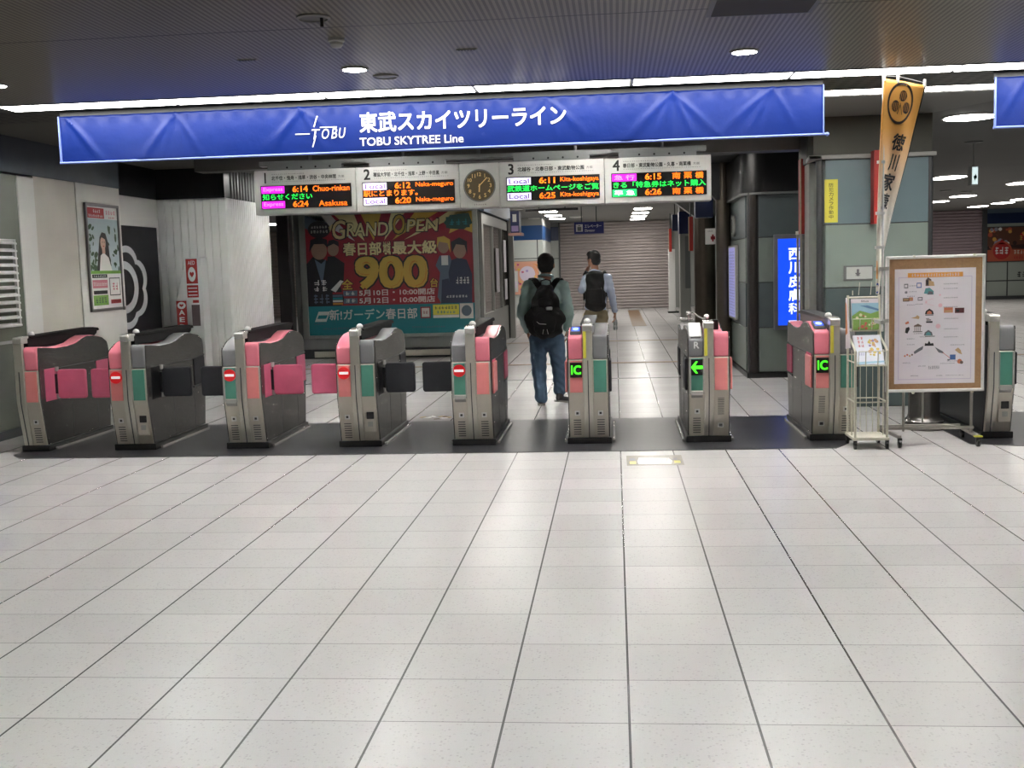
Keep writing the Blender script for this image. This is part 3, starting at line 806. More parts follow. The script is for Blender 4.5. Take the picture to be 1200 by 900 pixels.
def downlight(x, y, label, lit=True, r=.085, group='round downlights in the hall ceiling'):
    t = thing('downlight', label, 'ceiling light', (x, y, CZ), 0, group)
    mb = MB(); mb.lathe((x, y, CZ), [(r+.022, 0), (r+.022, -.008), (r+.004, -.012), (r, -.004), (r, .0)], n=28); mb.build('trim_ring', LGREY, t, smooth=True)
    mb = MB(); mb.lathe((x, y, CZ), [(r, -.002), (r, -.006)], n=28); mb.build('lens', DLG if lit else LGREY, t)
xs = (-4.715, -1.9, .963, 3.8, 6.65, 9.5, -7.6)
for j, y in enumerate((8.5, 5.65, 2.8, -.05, -2.9, -5.6)):
    for i, x in enumerate(xs):
        if x < -6: continue
        lb = 'lit round downlight in the hall ceiling out of frame'
        if j == 0 and i < 3: lb = ['lit round downlight near the left edge of the hall ceiling', 'lit round downlight above the white logo of the blue banner', 'lit round downlight beside the dark square ceiling vent'][i]
        downlight(x, y, lb)
for (px, py, lb) in ((367, 20, 'unlit round ceiling speaker nearest the top edge, with a small hanging tip'), (452, 89, 'unlit round ceiling speaker just in front of the strip light')):
    x, y = onz(px, py, CZ)
    t = thing('ceiling_speaker', lb, 'speaker', (x, y, CZ), 0, 'round ceiling speakers')
    mb = MB(); mb.lathe((x, y, CZ), [(.10, 0), (.10, -.008), (.085, -.014), (.082, -.006)], n=28); mb.build('rim', LGREY, t, smooth=True)
    mb = MB(); mb.lathe((x, y, CZ), [(.082, -.003), (.082, -.007)], n=28); mb.build('grille', MGREY, t)
    if px == 367:
        mb = MB(); mb.cyl((x+.05, y, CZ), (x+.05, y, CZ-.06), .01, n=10); mb.build('sprinkler_tip', DGREY, t)
x, y = onz(394, 45, CZ)
t = thing('smoke_detector', 'small white smoke detector beside a lit downlight', 'smoke detector', (x, y, CZ))
mb = MB(); mb.lathe((x, y, CZ), [(.055, 0), (.055, -.02), (.045, -.028)], n=24); mb.build('base', WHITE, t, smooth=True)
mb = MB(); mb.lathe((x, y, CZ-.028), [(.04, 0), (.044, -.012), (.03, -.03), (.012, -.034)], n=24); mb.build('sensor_head', WHITE, t, smooth=True)
for px, py, lb in ((290, 70, 'small flat slot vent in the left of the hall ceiling'), (547, 58, 'small flat slot vent in the middle of the hall ceiling')):
    x, y = onz(px, py, CZ)
    t = thing('slot_vent', lb, 'vent', (x, y, CZ), 0, 'small slot vents in the ceiling')
    mb = MB(); mb.box(x-.07, x+.07, y-.02, y+.02, CZ-.006, CZ); mb.build('frame', LGREY, t)
    mb = MB()
    for i in range(6): mb.box(x-.06+i*.021, x-.048+i*.021, y-.014, y+.014, CZ-.008, CZ-.005)
    mb.build('slats', DGREY, t)
(ax, ay), (bx, by) = onz(833, 18, CZ), onz(946, 13, CZ)
t = thing('ceiling_vent', 'dark square ceiling vent panel at the top edge', 'vent', ((ax+bx)/2, 7.3, CZ))
mb = MB(); mb.box(ax-.03, bx+.03, ay-.62, ay+.03, CZ-.006, CZ); mb.build('frame', MGREY, t)
mb = MB(); mb.box(ax, bx, ay-.59, ay, CZ-.010, CZ-.005); mb.build('panel', mat('dark_vent_panel', (46, 44, 42), .6), t)
# oblong lights in the inner ceilings
def oblong(x, y, w, d, label, group):
    t = thing('ceiling_light', label, 'ceiling light', (x, y, CZ), 0, group); d = d*.75
    def rr(w, d, n=6):
        r = w*.48; pts = []
        for cx_, cy_, a0 in ((w/2-r, d/2-r, 0), (-w/2+r, d/2-r, PI/2), (-w/2+r, -d/2+r, PI), (w/2-r, -d/2+r, 1.5*PI)):
            for i in range(n+1): a = a0+i*PI/2/n; pts.append((x+cx_+r*math.cos(a), y+cy_+r*math.sin(a)))
        return pts
    mb = MB(); mb.prism_z(rr(w+.06, d+.06), CZ-.012, CZ); mb.build('frame', LGREY, t)
    mb = MB(); mb.prism_z(rr(w, d), CZ-.018, CZ-.010); mb.build('diffuser', DLG2, t)
ga = 'oblong lights of the left inner row'; gb = 'oblong lights of the right inner row'
for y in (11.35, 14.6, 17.2):  # added unseen lamps, brightening the displays, inner walls and advertisement
    for i, x in enumerate((-4.9, -3.3, -1.6, .1) if y > 12 else (-4.6, -2.4, -.2, 1.6)):
        downlight(x, y, 'added fill downlight hidden behind the blue banner, brightening the inner passage', True, .085, 'added fill downlights behind the blue banner')
nn = ['farthest', 'second farthest', 'third farthest', 'fourth farthest']
for i, y in enumerate((39.4, 36.9, 34.5, 31.9)):
    if i: oblong(-1.81, y, .48, 1.35, f'oblong ceiling light of the left inner row near the shutter, {nn[i-1]} from the gates', ga)
    oblong(.81, y, .48, 1.35, f'oblong ceiling light of the right inner row near the shutter, {nn[i]} from the gates', gb)
for y in (26, 21.0, 15.2):
    oblong(-1.81, y, .48, 1.1, 'oblong ceiling light hidden above the departure displays, left row', 'oblong lights hidden above the departure displays')
    oblong(.81, y, .48, 1.1, 'oblong ceiling light hidden above the departure displays, right row', 'oblong lights hidden above the departure displays')
rl = [(3.92, 13.1, .52, .75, 'largest oblong light, left of the second blue banner'), (6.55, 23.2, .56, 1.3, 'oblong light left of the hanging exit sign'), (9.1, 30.9, .56, 1.2, 'oblong light just below the hanging exit sign'),
      (9.2, 33.6, .5, 1.2, 'oblong light beside the tiled column edge, above the dark shutter'), (11.66, 38.0, .5, 1.2, 'oblong light above the corner of shutter and food poster'), (11.75, 35.9, .56, 1.2, 'oblong light above the food poster')]
for x, y, w_, d_, lb in rl: oblong(x, y, w_, d_, lb+' in the right hand passage', 'oblong lights in the right hand passage')
for (px, py, lb) in ((1199, 214, 'oblong light cut by the right edge, upper'), (1199, 233, 'oblong light cut by the right edge, lower')):
    x, y = onz(px, py, CZ); oblong(x, y, .56, 1.2, lb+' of two in the right hand passage', 'oblong lights in the right hand passage')
x, y = onz(320, 262.5, CZ); oblong(x, y, .6, 1.2, 'oblong ceiling light in front of the narrow left shutter', None)
x, y = onz(601, 243, CZ); oblong(-5.5, 25, .5, 1.2, 'oblong ceiling light hidden above the booth', None)

# ================================================================== BLUE BANNERS
BT0, BT1 = 3.071, 2.664     # top and hem heights
def banner(xa, xb, label, creases, lettering=False, Y=9.95):
    t = thing('banner', label, 'banner', ((xa+xb)/2, Y, BT1), 0, 'blue cloth banners hung under the ceiling')
    def disp(x, z):
        d = 0.0
        for (cx, cz, ang, wd, amp, ln) in creases:
            dx, dz = x-cx, z-cz
            ca, sa = math.cos(ang), math.sin(ang)
            al = dx*ca+dz*sa; pr = -dx*sa+dz*ca
            if al < -.05 or al > ln: continue
            wv = wd*(.35+1.1*max(al, 0)/ln)
            d += amp*math.exp(-(pr/wv)**2)*min(1, (al+.05)/.1)*(1-max(al, 0)/ln*.8)
        tz = (BT0-z)/(BT0-BT1)
        d += .004*math.sin(x*38+2*math.sin(x*5))*max(0, 1-tz*5)
        d += .006*math.sin(x*3.1+1.3)*tz
        return d*1.45
    nx = int((xb-xa)/.02); nz = 22; mb = MB(); vs = []; fs = []
    for j in range(nz+1):
        z = BT0+(BT1-BT0)*j/nz
        for i in range(nx+1):
            x = xa+(xb-xa)*i/nx; vs.append((x, Y-disp(x, z), z))
    for j in range(nz):
        for i in range(nx): a = j*(nx+1)+i; fs.append((a, a+nx+1, a+nx+2, a+1))
    mb.add(vs, fs)
    o = mb.build('cloth', BLUEM, t, smooth=True)
    so = o.modifiers.new('solid', 'SOLIDIFY'); so.thickness = .006; so.offset = -1
    mb = MB(); mb.cyl((xa-.01, Y+.0, BT1-.004), (xb+.02, Y+.0, BT1-.004), .012, n=10); mb.ell((xb+.03, Y, BT1-.004), .017); mb.build('hem_rod', mat('pale_blue_hem', (120, 140, 210), .4), t, smooth=True)
    mb = MB()
    mb.box(xa-.004, xa+.010, Y-.012, Y+.008, BT1, BT0); mb.build('side_hem', mat('pale_blue_hem'), t); mb = MB(); mb.box(xb-.006, xb+.004, Y-.012, Y+.008, BT1, BT0); mb.build('side_hem', mat('pale_blue_hem'), t)
    mb = MB(); mb.box(xa+.0, xb, Y+.03, Y+.06, BT0-.01, CZ); mb.build('hanging_rail', DGREY, t)
    if lettering:
        mb = MB()
        def warp(x, z, k): return Vector((x, Y-disp(x, z)-.005-.001*k, z))
        f = Fr(mb, (0, 0, 0), warp=warp)
        def P(px, py): return at(px, py, Y)
        def T(s, a, b, bold, shear=0):   # a lower-left px, b upper-right px
            x0_, z0_ = P(*a); x1_, z1_ = P(*b)
            f.text(s, x0_, z0_, x1_, z1_, 0, 1, bold, shear)
        T('東武スカイツリーライン', (422, 156), (663, 122.3), .03)
        T('TOBU SKYTREE Line', (422, 171.5), (543, 157.0), .022)
        for ch_, a_, b_ in (('T', 366, 376), ('O', 377.5, 386.5), ('B', 388.5, 396), ('U', 397.5, 406)): T(ch_, (a_, 163.6-(a_-366)*.05), (b_-.8, 151.3-(a_-366)*.05), .008, .25)
        def LN(a, b, th): 
            A = Vector(P(*a)); B = Vector(P(*b)); n_ = 6
            d = (B-A).normalized(); nrm = Vector((-d.y, d.x))*th/2
            for i in range(n_):
                p = A+(B-A)*i/n_; q = A+(B-A)*(i+1)/n_
                f.poly([tuple(p-nrm), tuple(q-nrm), tuple(q+nrm), tuple(p+nrm)], 0, 1)
        LN((372, 136), (368, 149), .011); LN((370.5, 159), (366.5, 172.5), .011)
        LN((346, 157.5), (363, 157.0), .009); LN((375, 149.5), (395, 148.8), .009)
        mb.build('lettering', WHITEINK, t)
    return t
xa, xb = -4.94, 1.782
zt = BT0
cr = []
rnd = random.Random(3)
def fan(px, angs):
    x = at(px, 120, 9.95)[0]
    for a, wd, amp, ln in angs: cr.append((x, BT0-.0, R(a), wd, amp, ln))
fan(76, [(-52, .035, .018, .62), (-75, .03, .006, .3)])
fan(205, [(-130, .03, .012, .55), (-112, .02, .006, .4), (-60, .025, .011, .5), (-78, .02, .006, .4)])
fan(350, [(-125, .03, .010, .5), (-60, .03, .010, .5), (-40, .03, .007, .5)])
fan(360, [(-140, .03, .007, .6)])
fan(480, [(-128, .02, .004, .45), (-55, .02, .004, .45)])
fan(640, [(-130, .02, .005, .45), (-45, .03, .008, .5), (-75, .02, .006, .4)])
fan(788, [(-135, .035, .012, .6), (-110, .03, .012, .45), (-92, .02, .008, .42), (-65, .025, .012, .5), (-45, .03, .010, .6)])
fan(905, [(-140, .03, .010, .6), (-120, .02, .008, .5), (-60, .025, .008, .45), (-100, .02, .007, .4)])
banner(xa, xb, 'wide blue cloth banner with white line name, hung above the ticket gates', cr, True)
x4 = at(1166, 100, 9.95)[0]
cr2 = [(x4+.25, BT0, R(-60), .03, .012, .5), (x4+.25, BT0, R(-120), .03, .012, .5), (x4+.9, BT0, R(-75), .03, .012, .5)]
banner(x4, x4+2.6, 'second blue cloth banner, cut off by the right edge of the photo', cr2)

# ================================================================== DEPARTURE DISPLAYS
YD = 12.0
za_ = at(300, 251, YD)[1]; zb_ = at(300, 201, YD)[1]
zlo, zhi = 2.245, 2.712
bx = [at(q, 220, YD)[0] for q in (298, 417, 538.5, 585.5, 708.5, 834)]
SIGNW = mat('warm_white_sign_panel', (204, 203, 200), .4)
OR = glow('orange_led', (255, 118, 30), 1.5); GRN = glow('green_led', (40, 235, 90), 1.0); MAG = glow('magenta_led_field', (226, 40, 232), 1.0)
WLED = glow('white_led_field', (235, 225, 255), 1.0); GFLD = glow('green_led_field', (40, 230, 110), 1.0); DLED = glow('dark_led_letter', (120, 90, 150), .35); MLED = glow('pale_magenta_letter', (255, 150, 255), 1.2)
DARKLED = mat('dark_led_matrix', (12, 10, 12), .4)
def px_frame(mb, Y, px0, py0, px1, py1, pyr0=None, pyr1=None):
    """frame on plane y=Y whose left edge is (px0: py0 bottom, py1 top) and right edge x is px1"""
    x0, zb = at(px0, py0, Y); _, zt = at(px0, py1, Y); x1, _ = at(px1, py0, Y)
    return Fr(mb, (x0, Y, zb), w=x1-x0, h=zt-zb)
def display(i, x0, x1, num, dest, rows, label):
    t = thing('departure_display', label, 'departure display', ((x0+x1)/2, YD, zlo), 0, 'departure displays in one row above the passage')
    mb = MB(); mb.box(x0+.004, x1-.004, YD, YD+.22, zlo, zhi); mb.build('housing', SIGNW, t, bevel=.006)
    w = x1-x0; h = zhi-zlo
    mb = MB(); f = Fr(mb, (x0, YD, zlo), w=w, h=h)
    f.text(num, .07, .715, .155, .955, 0, 1, bold=.03, keep=True); mb.build('display_number', INK, t); mb = MB(); f = Fr(mb, (x0, YD, zlo), w=w, h=h)
    f.text(dest, .175, .775, .81, .875, 0, 1, bold=.04); f.text('方面', .83, .795, .89, .85, 0, 1)
    mb.build('lettering', INK, t)
    mb = MB(); f = Fr(mb, (x0, YD, zlo), w=w, h=h)
    f.scrib(.175,.905,.50,.925,0,1,16); f.scrib(.175,.735,.90,.755,0,1,36)
    mb.build('small_lettering', GREYINK, t)
    u0, u1, v0, v1 = .065, .955, .135, .66
    mb = MB(); mb.box(x0+w*u0, x0+w*u1, YD-.012, YD+.01, zlo+h*v0, zlo+h*v1); s = mb.build('screen', DARKLED, t, bevel=.002)
    sw = w*(u1-u0); sh = h*(v1-v0)
    mb = MB(); f = Fr(mb, (x0+w*u0, YD-.012, zlo+h*v0), w=sw, h=sh)
    for v, (kind, fld, tm, dst, big) in zip((.68, .04), (rows[0], rows[2])):
        fm = {'m': 2, 'w': 3, 'g': 4}[fld]
        f.rect(.01, v-.02, .265, v+.28, fm, 1)
        if kind: f.text(kind, .03, v+.03, .245, v+.24, 6 if fld != 'w' else 5, 2, bold=.02)
        f.text(tm, .355, v+.01, .525, v+.265, 0, 2, bold=.03)
        if big: 
            for k_, ch in enumerate(dst): f.text(ch, .64+k_*.12, v+.005, .725+k_*.12, v+.275, 0, 2, bold=.03)
        else: f.text(dst, *rows[3 if v > .5 else 4], v+(.235), 0, 2, bold=.03) if False else f.text(dst, rows[3][0 if v > .5 else 2], v+.01, rows[3][1 if v > .5 else 3], v+.255, 0, 2, bold=.014)
    msg, cidx, mu0, mu1 = rows[1]
    f.text(msg, mu0, .375, mu1, .635, cidx, 2, bold=.025)
    mb.build('led_lettering', [OR, GRN, MAG, WLED, GFLD, DLED, MLED], s)
    # hanger strip with dark fixings
    mb = MB(); mb.box(x0+.15, x1-.15, YD+.02, YD+.12, zhi, zhi+.05); mb.build('mount_rail', MGREY, t)
    mb = MB()
    for k_ in range(4): q = x0+w*(.33+.14*k_); mb.cyl((q, YD+.014, zhi+.028), (q, YD+.03, zhi+.028), .011, n=10)
    mb.build('bolts', BLACK, t)
display(0, bx[0], bx[1], '1', '北千住・曳舟・浅草・渋谷・中央林間', [('Express', 'm', '6:14', 'Chuo-rinkan', 0), ('知らせください', 1, .02, .57), ('Express', 'm', '6:24', 'Asakusa', 0), (.58, .985, .64, .955)], 'departure display numbered 1, leftmost, with two magenta train-type fields')
display(1, bx[1], bx[2], '2', '獨協大学前・北千住・浅草・上野・中目黒', [('Local', 'w', '6:12', 'Naka-meguro', 0), ('駅にとまります。', 0, .01, .60), ('Local', 'w', '6:20', 'Naka-meguro', 0), (.58, .985, .58, .985)], 'departure display numbered 2, left of the clock, with orange running text')
display(2, bx[3], bx[4], '3', '北越谷・北春日部・東武動物公園', [('Local', 'w', '6:11', 'Kita-koshigaya', 0), ('武鉄道ホームページをご覧', 1, .01, .99), ('Local', 'w', '6:25', 'Kita-koshigaya', 0), (.58, .99, .58, .99)], 'departure display numbered 3, right of the clock, with green running text')
display(3, bx[4], bx[5], '4', '春日部・東武動物公園・久喜・南栗橋', [('急 行', 'm', '6:15', '南栗橋', 1), ('きる「特急券はネット購入', 1, .02, .99), ('準 急', 'g', '6:26', '南栗橋', 1), None], 'departure display numbered 4, rightmost, with one magenta and one green field')
# clock panel
x0, x1 = bx[2], bx[3]
t = thing('clock_panel', 'white panel with round dark analogue clock between displays 2 and 3', 'clock', ((x0+x1)/2, YD, zlo))
mb = MB(); mb.box(x0+.004, x1-.004, YD, YD+.22, zlo, zhi); mb.build('housing', SIGNW, t, bevel=.006)
ccx, ccz = at(562, 217.5, YD); rr_ = .158
mb = MB(); mb.lathe((ccx, YD, ccz), [(rr_+.012, -.01), (rr_+.012, .012), (rr_, .016), (rr_, .008)], n=40, axis='y'); c_ = mb.build('clock_rim', MGREY, t, smooth=True)
mb = MB(); mb.lathe((ccx, YD, ccz), [(rr_, -.005), (rr_, .009)], n=40, axis='y'); fce = mb.build('clock_face', mat('brown_clock_face', (92, 80, 56), .5), t)
GOLD = mat('gold_numerals', (236, 200, 130), .4)
mb = MB(); f = Fr(mb, (ccx-rr_, YD-.009, ccz-rr_), w=2*rr_, h=2*rr_)
for k_ in range(12):
    a = PI/2-2*PI*(k_+1)/12; u, v = .5+.37*math.cos(a), .5+.37*math.sin(a)
    f.text(str(k_+1), u-.065, v-.065, u+.065, v+.065, 0, 1, bold=.02, keep=True)
mb.build('numerals', GOLD, fce)
for ang, ln, th in ((PI/2-2*PI*(6.12/12), .20, .014), (PI/2-2*PI*(7.5/60)+0, .36, .010)):
    mb = MB(); f = Fr(mb, (ccx-rr_, YD-.011, ccz-rr_), w=2*rr_, h=2*rr_)
    f.line([(.5-.04*math.cos(ang), .5-.04*math.sin(ang)), (.5+ln*math.cos(ang), .5+ln*math.sin(ang))], th, 0, 2); mb.build('clock_hand', GOLD, fce)
mb = MB(); f = Fr(mb, (x0, YD, zlo), w=x1-x0, h=zhi-zlo); f.scrib(.34,.065,.66,.09,0,1,6); mb.build('lettering', GREYINK, t)
# support beam of the displays
t = thing('display_support_beam', 'grey ceiling-hung rail carrying the departure displays and clock', 'support rail', ((bx[0]+bx[5])/2, YD+.1, zhi+.05))
mb = MB(); mb.box(bx[0]+.05, bx[5]-.05, YD+.04, YD+.16, zhi+.05, zhi+.10); mb.build('rail', MGREY, t, bevel=.004)
for q in (bx[0]+.6, bx[1]+.5, bx[2]+.2, bx[4]-.3, bx[5]-.5):
    mb = MB(); mb.cyl((q, YD+.1, zhi+.09), (q, YD+.1, CZ), .018, n=12); mb.build('hanger_rod', MGREY, t, smooth=True)
# dark downstand behind the displays' top and lintel over the passage
mb = MB(); mb.box(-5.0, 2.2, 13.4, 13.7, 2.86, CZ); struct(mb.build('beam_passage', mat('grey_downstand', (92, 92, 90), .5)))
# ================================================================== BIG ADVERTISEMENT
YA_ = YA-.06
x0, z0 = at(363, 393, YA_); x1, _ = at(557.5, 390, YA_); _, z1 = at(360, 253, YA_)
z0 = (z0+at(557.5, 389.5, YA_)[1])/2; z1 = (z1+at(555, 247, YA_)[1])/2
t = thing('advertisement_panel', 'large red and teal pachinko opening advertisement on the booth wall', 'advertisement', ((x0+x1)/2, YA, z0))
mb = MB(); fw = .11
mb.box(x0-fw, x0, YA-.09, YA, z0-.06, z1+.1); mb.box(x1, x1+.09, YA-.09, YA, z0-.06, z1+.1); mb.box(x0, x1, YA-.09, YA, z1, z1+.1); mb.box(x0, x1, YA-.09, YA, z0-.06, z0)
mb.build('frame', mat('satin_aluminium_frame', (158, 160, 156), .35, metal=.5), t, bevel=.006)
mb = MB(); f = Fr(mb, (x0, YA-.05, z0), w=x1-x0, h=z1-z0, lay=.002)
# colours
AR = mat('ad_crimson', (134, 30, 42), .45); AM = mat('ad_maroon', (80, 24, 34), .45); AT = mat('ad_teal', (28, 118, 128), .45); AG = mat('ad_gold', (196, 160, 70), .4); AGB = mat('ad_pale_gold', (222, 208, 150), .4)
AK = mat('ad_black', (22, 20, 26), .45); AW = mat('ad_white', (206, 204, 200), .45); AN = mat('ad_navy', (36, 42, 66), .45); AS = mat('ad_skin', (150, 118, 100), .5); AB = mat('ad_grey_blue', (84, 98, 116), .45); AY = mat('ad_yellow', (206, 200, 70), .45); ADG = mat('ad_dark_green', (24, 70, 64), .45); AOR = mat('ad_amber', (190, 120, 44), .4)
mats = [AR, AM, AT, AG, AGB, AK, AW, AN, AS, AB, AY, ADG, AOR]
f.rect(0, 0, 1, 1, 0, 0); f.rect(0, 0, 1, .245, 2, 1)
# burst of rays top
for i, (a, b, mm) in enumerate(((.02, .16, 6), (.18, .30, 4), (.34, .46, 3), (.52, .60, 4), (.66, .80, 3), (.86, .99, 4))):
    f.poly([(a, 1), (b, 1), (.45+(a-.45)*.35, .78)], mm, 1)
f.poly([(.0, 1), (.10, 1), (.14, .93), (.05, .86), (0, .90)], 9, 1)
f.poly([(.9, 1), (1, 1), (1, .82), (.93, .86), (.86, .82)], 3, 1)
f.disc(.085, .885, .068, .072, 5, 2)
f.scrib(.035,.895,.135,.915,6,3,6); f.scrib(.03,.855,.14,.88,6,3,6)
f.rect(.845, .865, .985, .955, 11, 2); f.poly([(.83, .91), (.87, .97), (.98, .985), (1.0, .90), (.95, .85), (.86, .86)], 11, 1.5)
f.scrib(.86,.885,.975,.935,2,3,3)
# GRAND OPEN with black edge
for (s, a, b, c, d) in (('G', .165, .80, .245, .955), ('RAND', .25, .82, .50, .93), ('O', .53, .83, .60, .985), ('PEN', .61, .845, .80, .945)):
    f.text(s, a-.006, b-.008, c+.006, d+.008, 5, 2, bold=.06, shear=.12); f.text(s, a, b, c, d, 4 if s != 'O' else 3, 3, bold=.02, shear=.12)
f.poly([(.15, .86), (.18, .94), (.14, .90)], 4, 2)
# second line
for (s, a, c) in (('春日部', .225, .455), ('地域', .465, .51), ('最大級', .52, .785)):
    f.text(s, a-.005, .655, c+.005, .775, 5, 2, bold=.07); f.text(s, a, .66, c, .77, 4, 3, bold=.04)
# 900
f.text('900', .285, .37, .735, .66, 5, 4, bold=.09); f.text('900', .292, .38, .728, .65, 3, 5, bold=.055); f.text('900', .300, .395, .72, .63, 12, 6, bold=.0) 
f.text('900', .298, .40, .716, .65, 3, 7, bold=.02)
f.text('全', .205, .375, .28, .47, 5, 4, bold=.06); f.text('全', .21, .38, .275, .465, 3, 5, bold=.03)
f.text('台', .735, .375, .79, .46, 5, 4, bold=.06); f.text('台', .74, .38, .785, .455, 3, 5, bold=.03)
# dates
for (s, v) in (('5月10日・10:00開店', .285), ('5月12日・10:00開店', .215+.035)):
    pass
f.rect(.215, .325, .30, .37, 9, 2); f.scrib(.225,.332,.29,.363,6,3,2)
f.rect(.215, .262, .30, .307, 9, 2); f.scrib(.225,.27,.29,.30,6,3,2)
f.text('5月10日・10:00開店', .31, .322, .765, .375, 6, 3, bold=.03)
f.text('5月12日・10:00開店', .31, .258, .765, .311, 6, 3, bold=.03)
# two suited men at the left
f.poly([(0, .245), (0, .60), (.04, .66), (.10, .64), (.17, .60), (.21, .50), (.20, .40), (.22, .30), (.20, .245)], 5, 2)
f.poly([(.11, .50), (.13, .66), (.17, .66), (.23, .60), (.22, .45)], 5, 2.5)
f.disc(.08, .71, .048, .075, 8, 3); f.poly([(.02, .70), (.03, .80), (.08, .825), (.13, .80), (.135, .73), (.11, .765), (.05, .765)], 5, 4)
f.disc(.165, .72, .034, .058, 8, 3); f.poly([(.13, .74), (.14, .79), (.17, .80), (.20, .78), (.20, .74), (.17, .765)], 5, 4)
f.poly([(.05, .64), (.09, .60), (.12, .64), (.09, .42)], 9, 3); f.poly([(.14, .38), (.20, .46), (.22, .45), (.17, .36)], 6, 3)
f.scrib(.035,.42,.125,.465,6,4,2); f.scrib(.035,.37,.125,.41,6,4,2)
f.scrib(.03,.265,.135,.345,9,4,3)
for i, mm in enumerate((12, 6, 2, 9, 0)): f.rect(.15, .255+i*.022, .21, .272+i*.022, mm, 4)
# two plain figures at the right (generic young woman and man, no faces)
f.poly([(.78, .30), (.80, .50), (.775, .56), (.80, .64), (.86, .64), (.885, .55), (.875, .40), (.89, .245), (.80, .245)], 9, 2); f.disc(.825, .72, .034, .062, 8, 3)
f.poly([(.785, .70), (.79, .79), (.83, .80), (.865, .77), (.865, .66), (.85, .74), (.80, .755)], 3, 4); f.poly([(.81, .64), (.85, .64), (.85, .56), (.81, .56)], 6, 3)
f.poly([(.86, .245), (.85, .50), (.87, .60), (.91, .62), (.96, .60), (.99, .48), (.985, .245)], 7, 3); f.disc(.92, .68, .038, .068, 8, 4)
f.poly([(.875, .66), (.87, .75), (.92, .785), (.965, .75), (.965, .64), (.95, .72), (.90, .73)], 5, 5)
f.poly([(.80, .245), (.81, .44), (.85, .45), (.87, .245)], 7, 3.5)
f.scrib(.89,.40,.975,.46,6,6,4); f.scrib(.83,.29,.96,.31,6,6,7)
# teal strip
f.poly([(.035, .115), (.06, .20), (.13, .20), (.105, .115)], 6, 2); f.poly([(.05, .14), (.06, .17), (.115, .17), (.105, .14)], 2, 3)
f.text('新!ガーデン春日部', .125, .125, .655, .215, 6, 3, bold=.02)
f.rect(.675, .125, .735, .22, 0, 3); f.rect(.682, .135, .728, .21, 6, 4); f.scrib(.688,.16,.722,.185,0,5,2)
f.rect(.75, .15, .905, .235, 10, 3); f.scrib(.76,.195,.895,.222,11,4,7); f.scrib(.77,.16,.885,.183,2,4,6); f.rect(.75, .125, .905, .148, 6, 3)
f.rect(.91, .115, .99, .24, 6, 3); f.disc(.95, .18, .03, .045, 9, 4)
f.scrib(.03,.088,.10,.106,9,3,7); f.scrib(.08,.045,.38,.065,9,3,20)
f.scrib(.62,.045,.82,.06,9,3,14)
mb.build('poster', mats, t)
# booth side facing the passage: window, mullions, notices and plinth
xs_ = ax1
mb = MB()
t = thing('booth_window', 'grey framed booth window side with taped notices, facing the passage', 'window', (xs_, YA+2.5, 0))
mb.box(xs_, xs_+.05, YA+.0, YA+5.2, 2.42, 2.62); mb.box(xs_, xs_+.05, YA, YA+.25, .0, 2.42); mb.box(xs_, xs_+.05, YA+5.0, YA+5.2, 0, 2.42); mb.box(xs_, xs_+.04, YA+.25, YA+5, 0, .75)
mb.box(xs_, xs_+.045, YA+1.9, YA+2.0, .75, 2.42); mb.box(xs_, xs_+.045, YA+3.6, YA+3.7, .75, 2.42)
mb.build('frame', mat('booth_frame', (150, 150, 146), .35), t, bevel=.004)
mb = MB(); mb.box(xs_+.002, xs_+.012, YA+.25, YA+5, .75, 2.42); mb.build('pane', mat('dim_window_glass', (92, 88, 80), .1, spec=.8), t)
mb = MB(); 
for (ya_, zb__, h_) in ((YA+2.4, 1.1, .9), (YA+4.0, 1.5, .7), (YA+4.1, .9, .45)): mb.box(xs_+.046, xs_+.05, ya_, ya_+.55, zb__, zb__+h_)
mb.build('notices', PAPER, t)
mb = MB(); mb.box(xs_, xs_+.1, YA-.02, YA+5.2, 2.64, 2.95); mb.build('fascia', mat('slate_blue_fascia', (74, 84, 98), .4), t)
# dark posts at the booth's rear corner
mb = MB(); q = at(598, 330, 25.7)[0]
mb.box(q-.10, q-.02, 25.6, 25.75, 0, CZ, 0); mb.box(q-.01, q+.10, 25.6, 25.75, 0, 2.7, 1); struct(mb.build('pillar_5', [BLACK, LGREY], bevel=.006))
# small projecting sign on the booth corner
Ys = 22.8
x0, z0 = at(598.5, 273, Ys); x1, z1 = at(608, 250, Ys)
t = thing('projecting_sign', 'small purple-blue hanging sign with white pictogram at the booth corner', 'sign', ((x0+x1)/2, Ys, z0))
mb = MB(); mb.box(x0, x1, Ys, Ys+.5, z0, z1+.05); mb.build('box', NAVY, t, bevel=.006)
mb = MB(); f = facing(mb, Ys, x0, z0, x1, z1+.05); f.rect(.25, .5, .7, .85, 0, 1); f.rect(.1, .06, .9, .32, 1, 1); mb.build('pictogram', [WHITE, mat('lilac_print', (160, 140, 190), .4)], t)
mb = MB(); mb.box(x0-.05, x1+.05, Ys-.02, Ys+.52, z0-.05, z0); mb.build('ledge', mat('salmon_ledge', (200, 150, 140), .4), t)

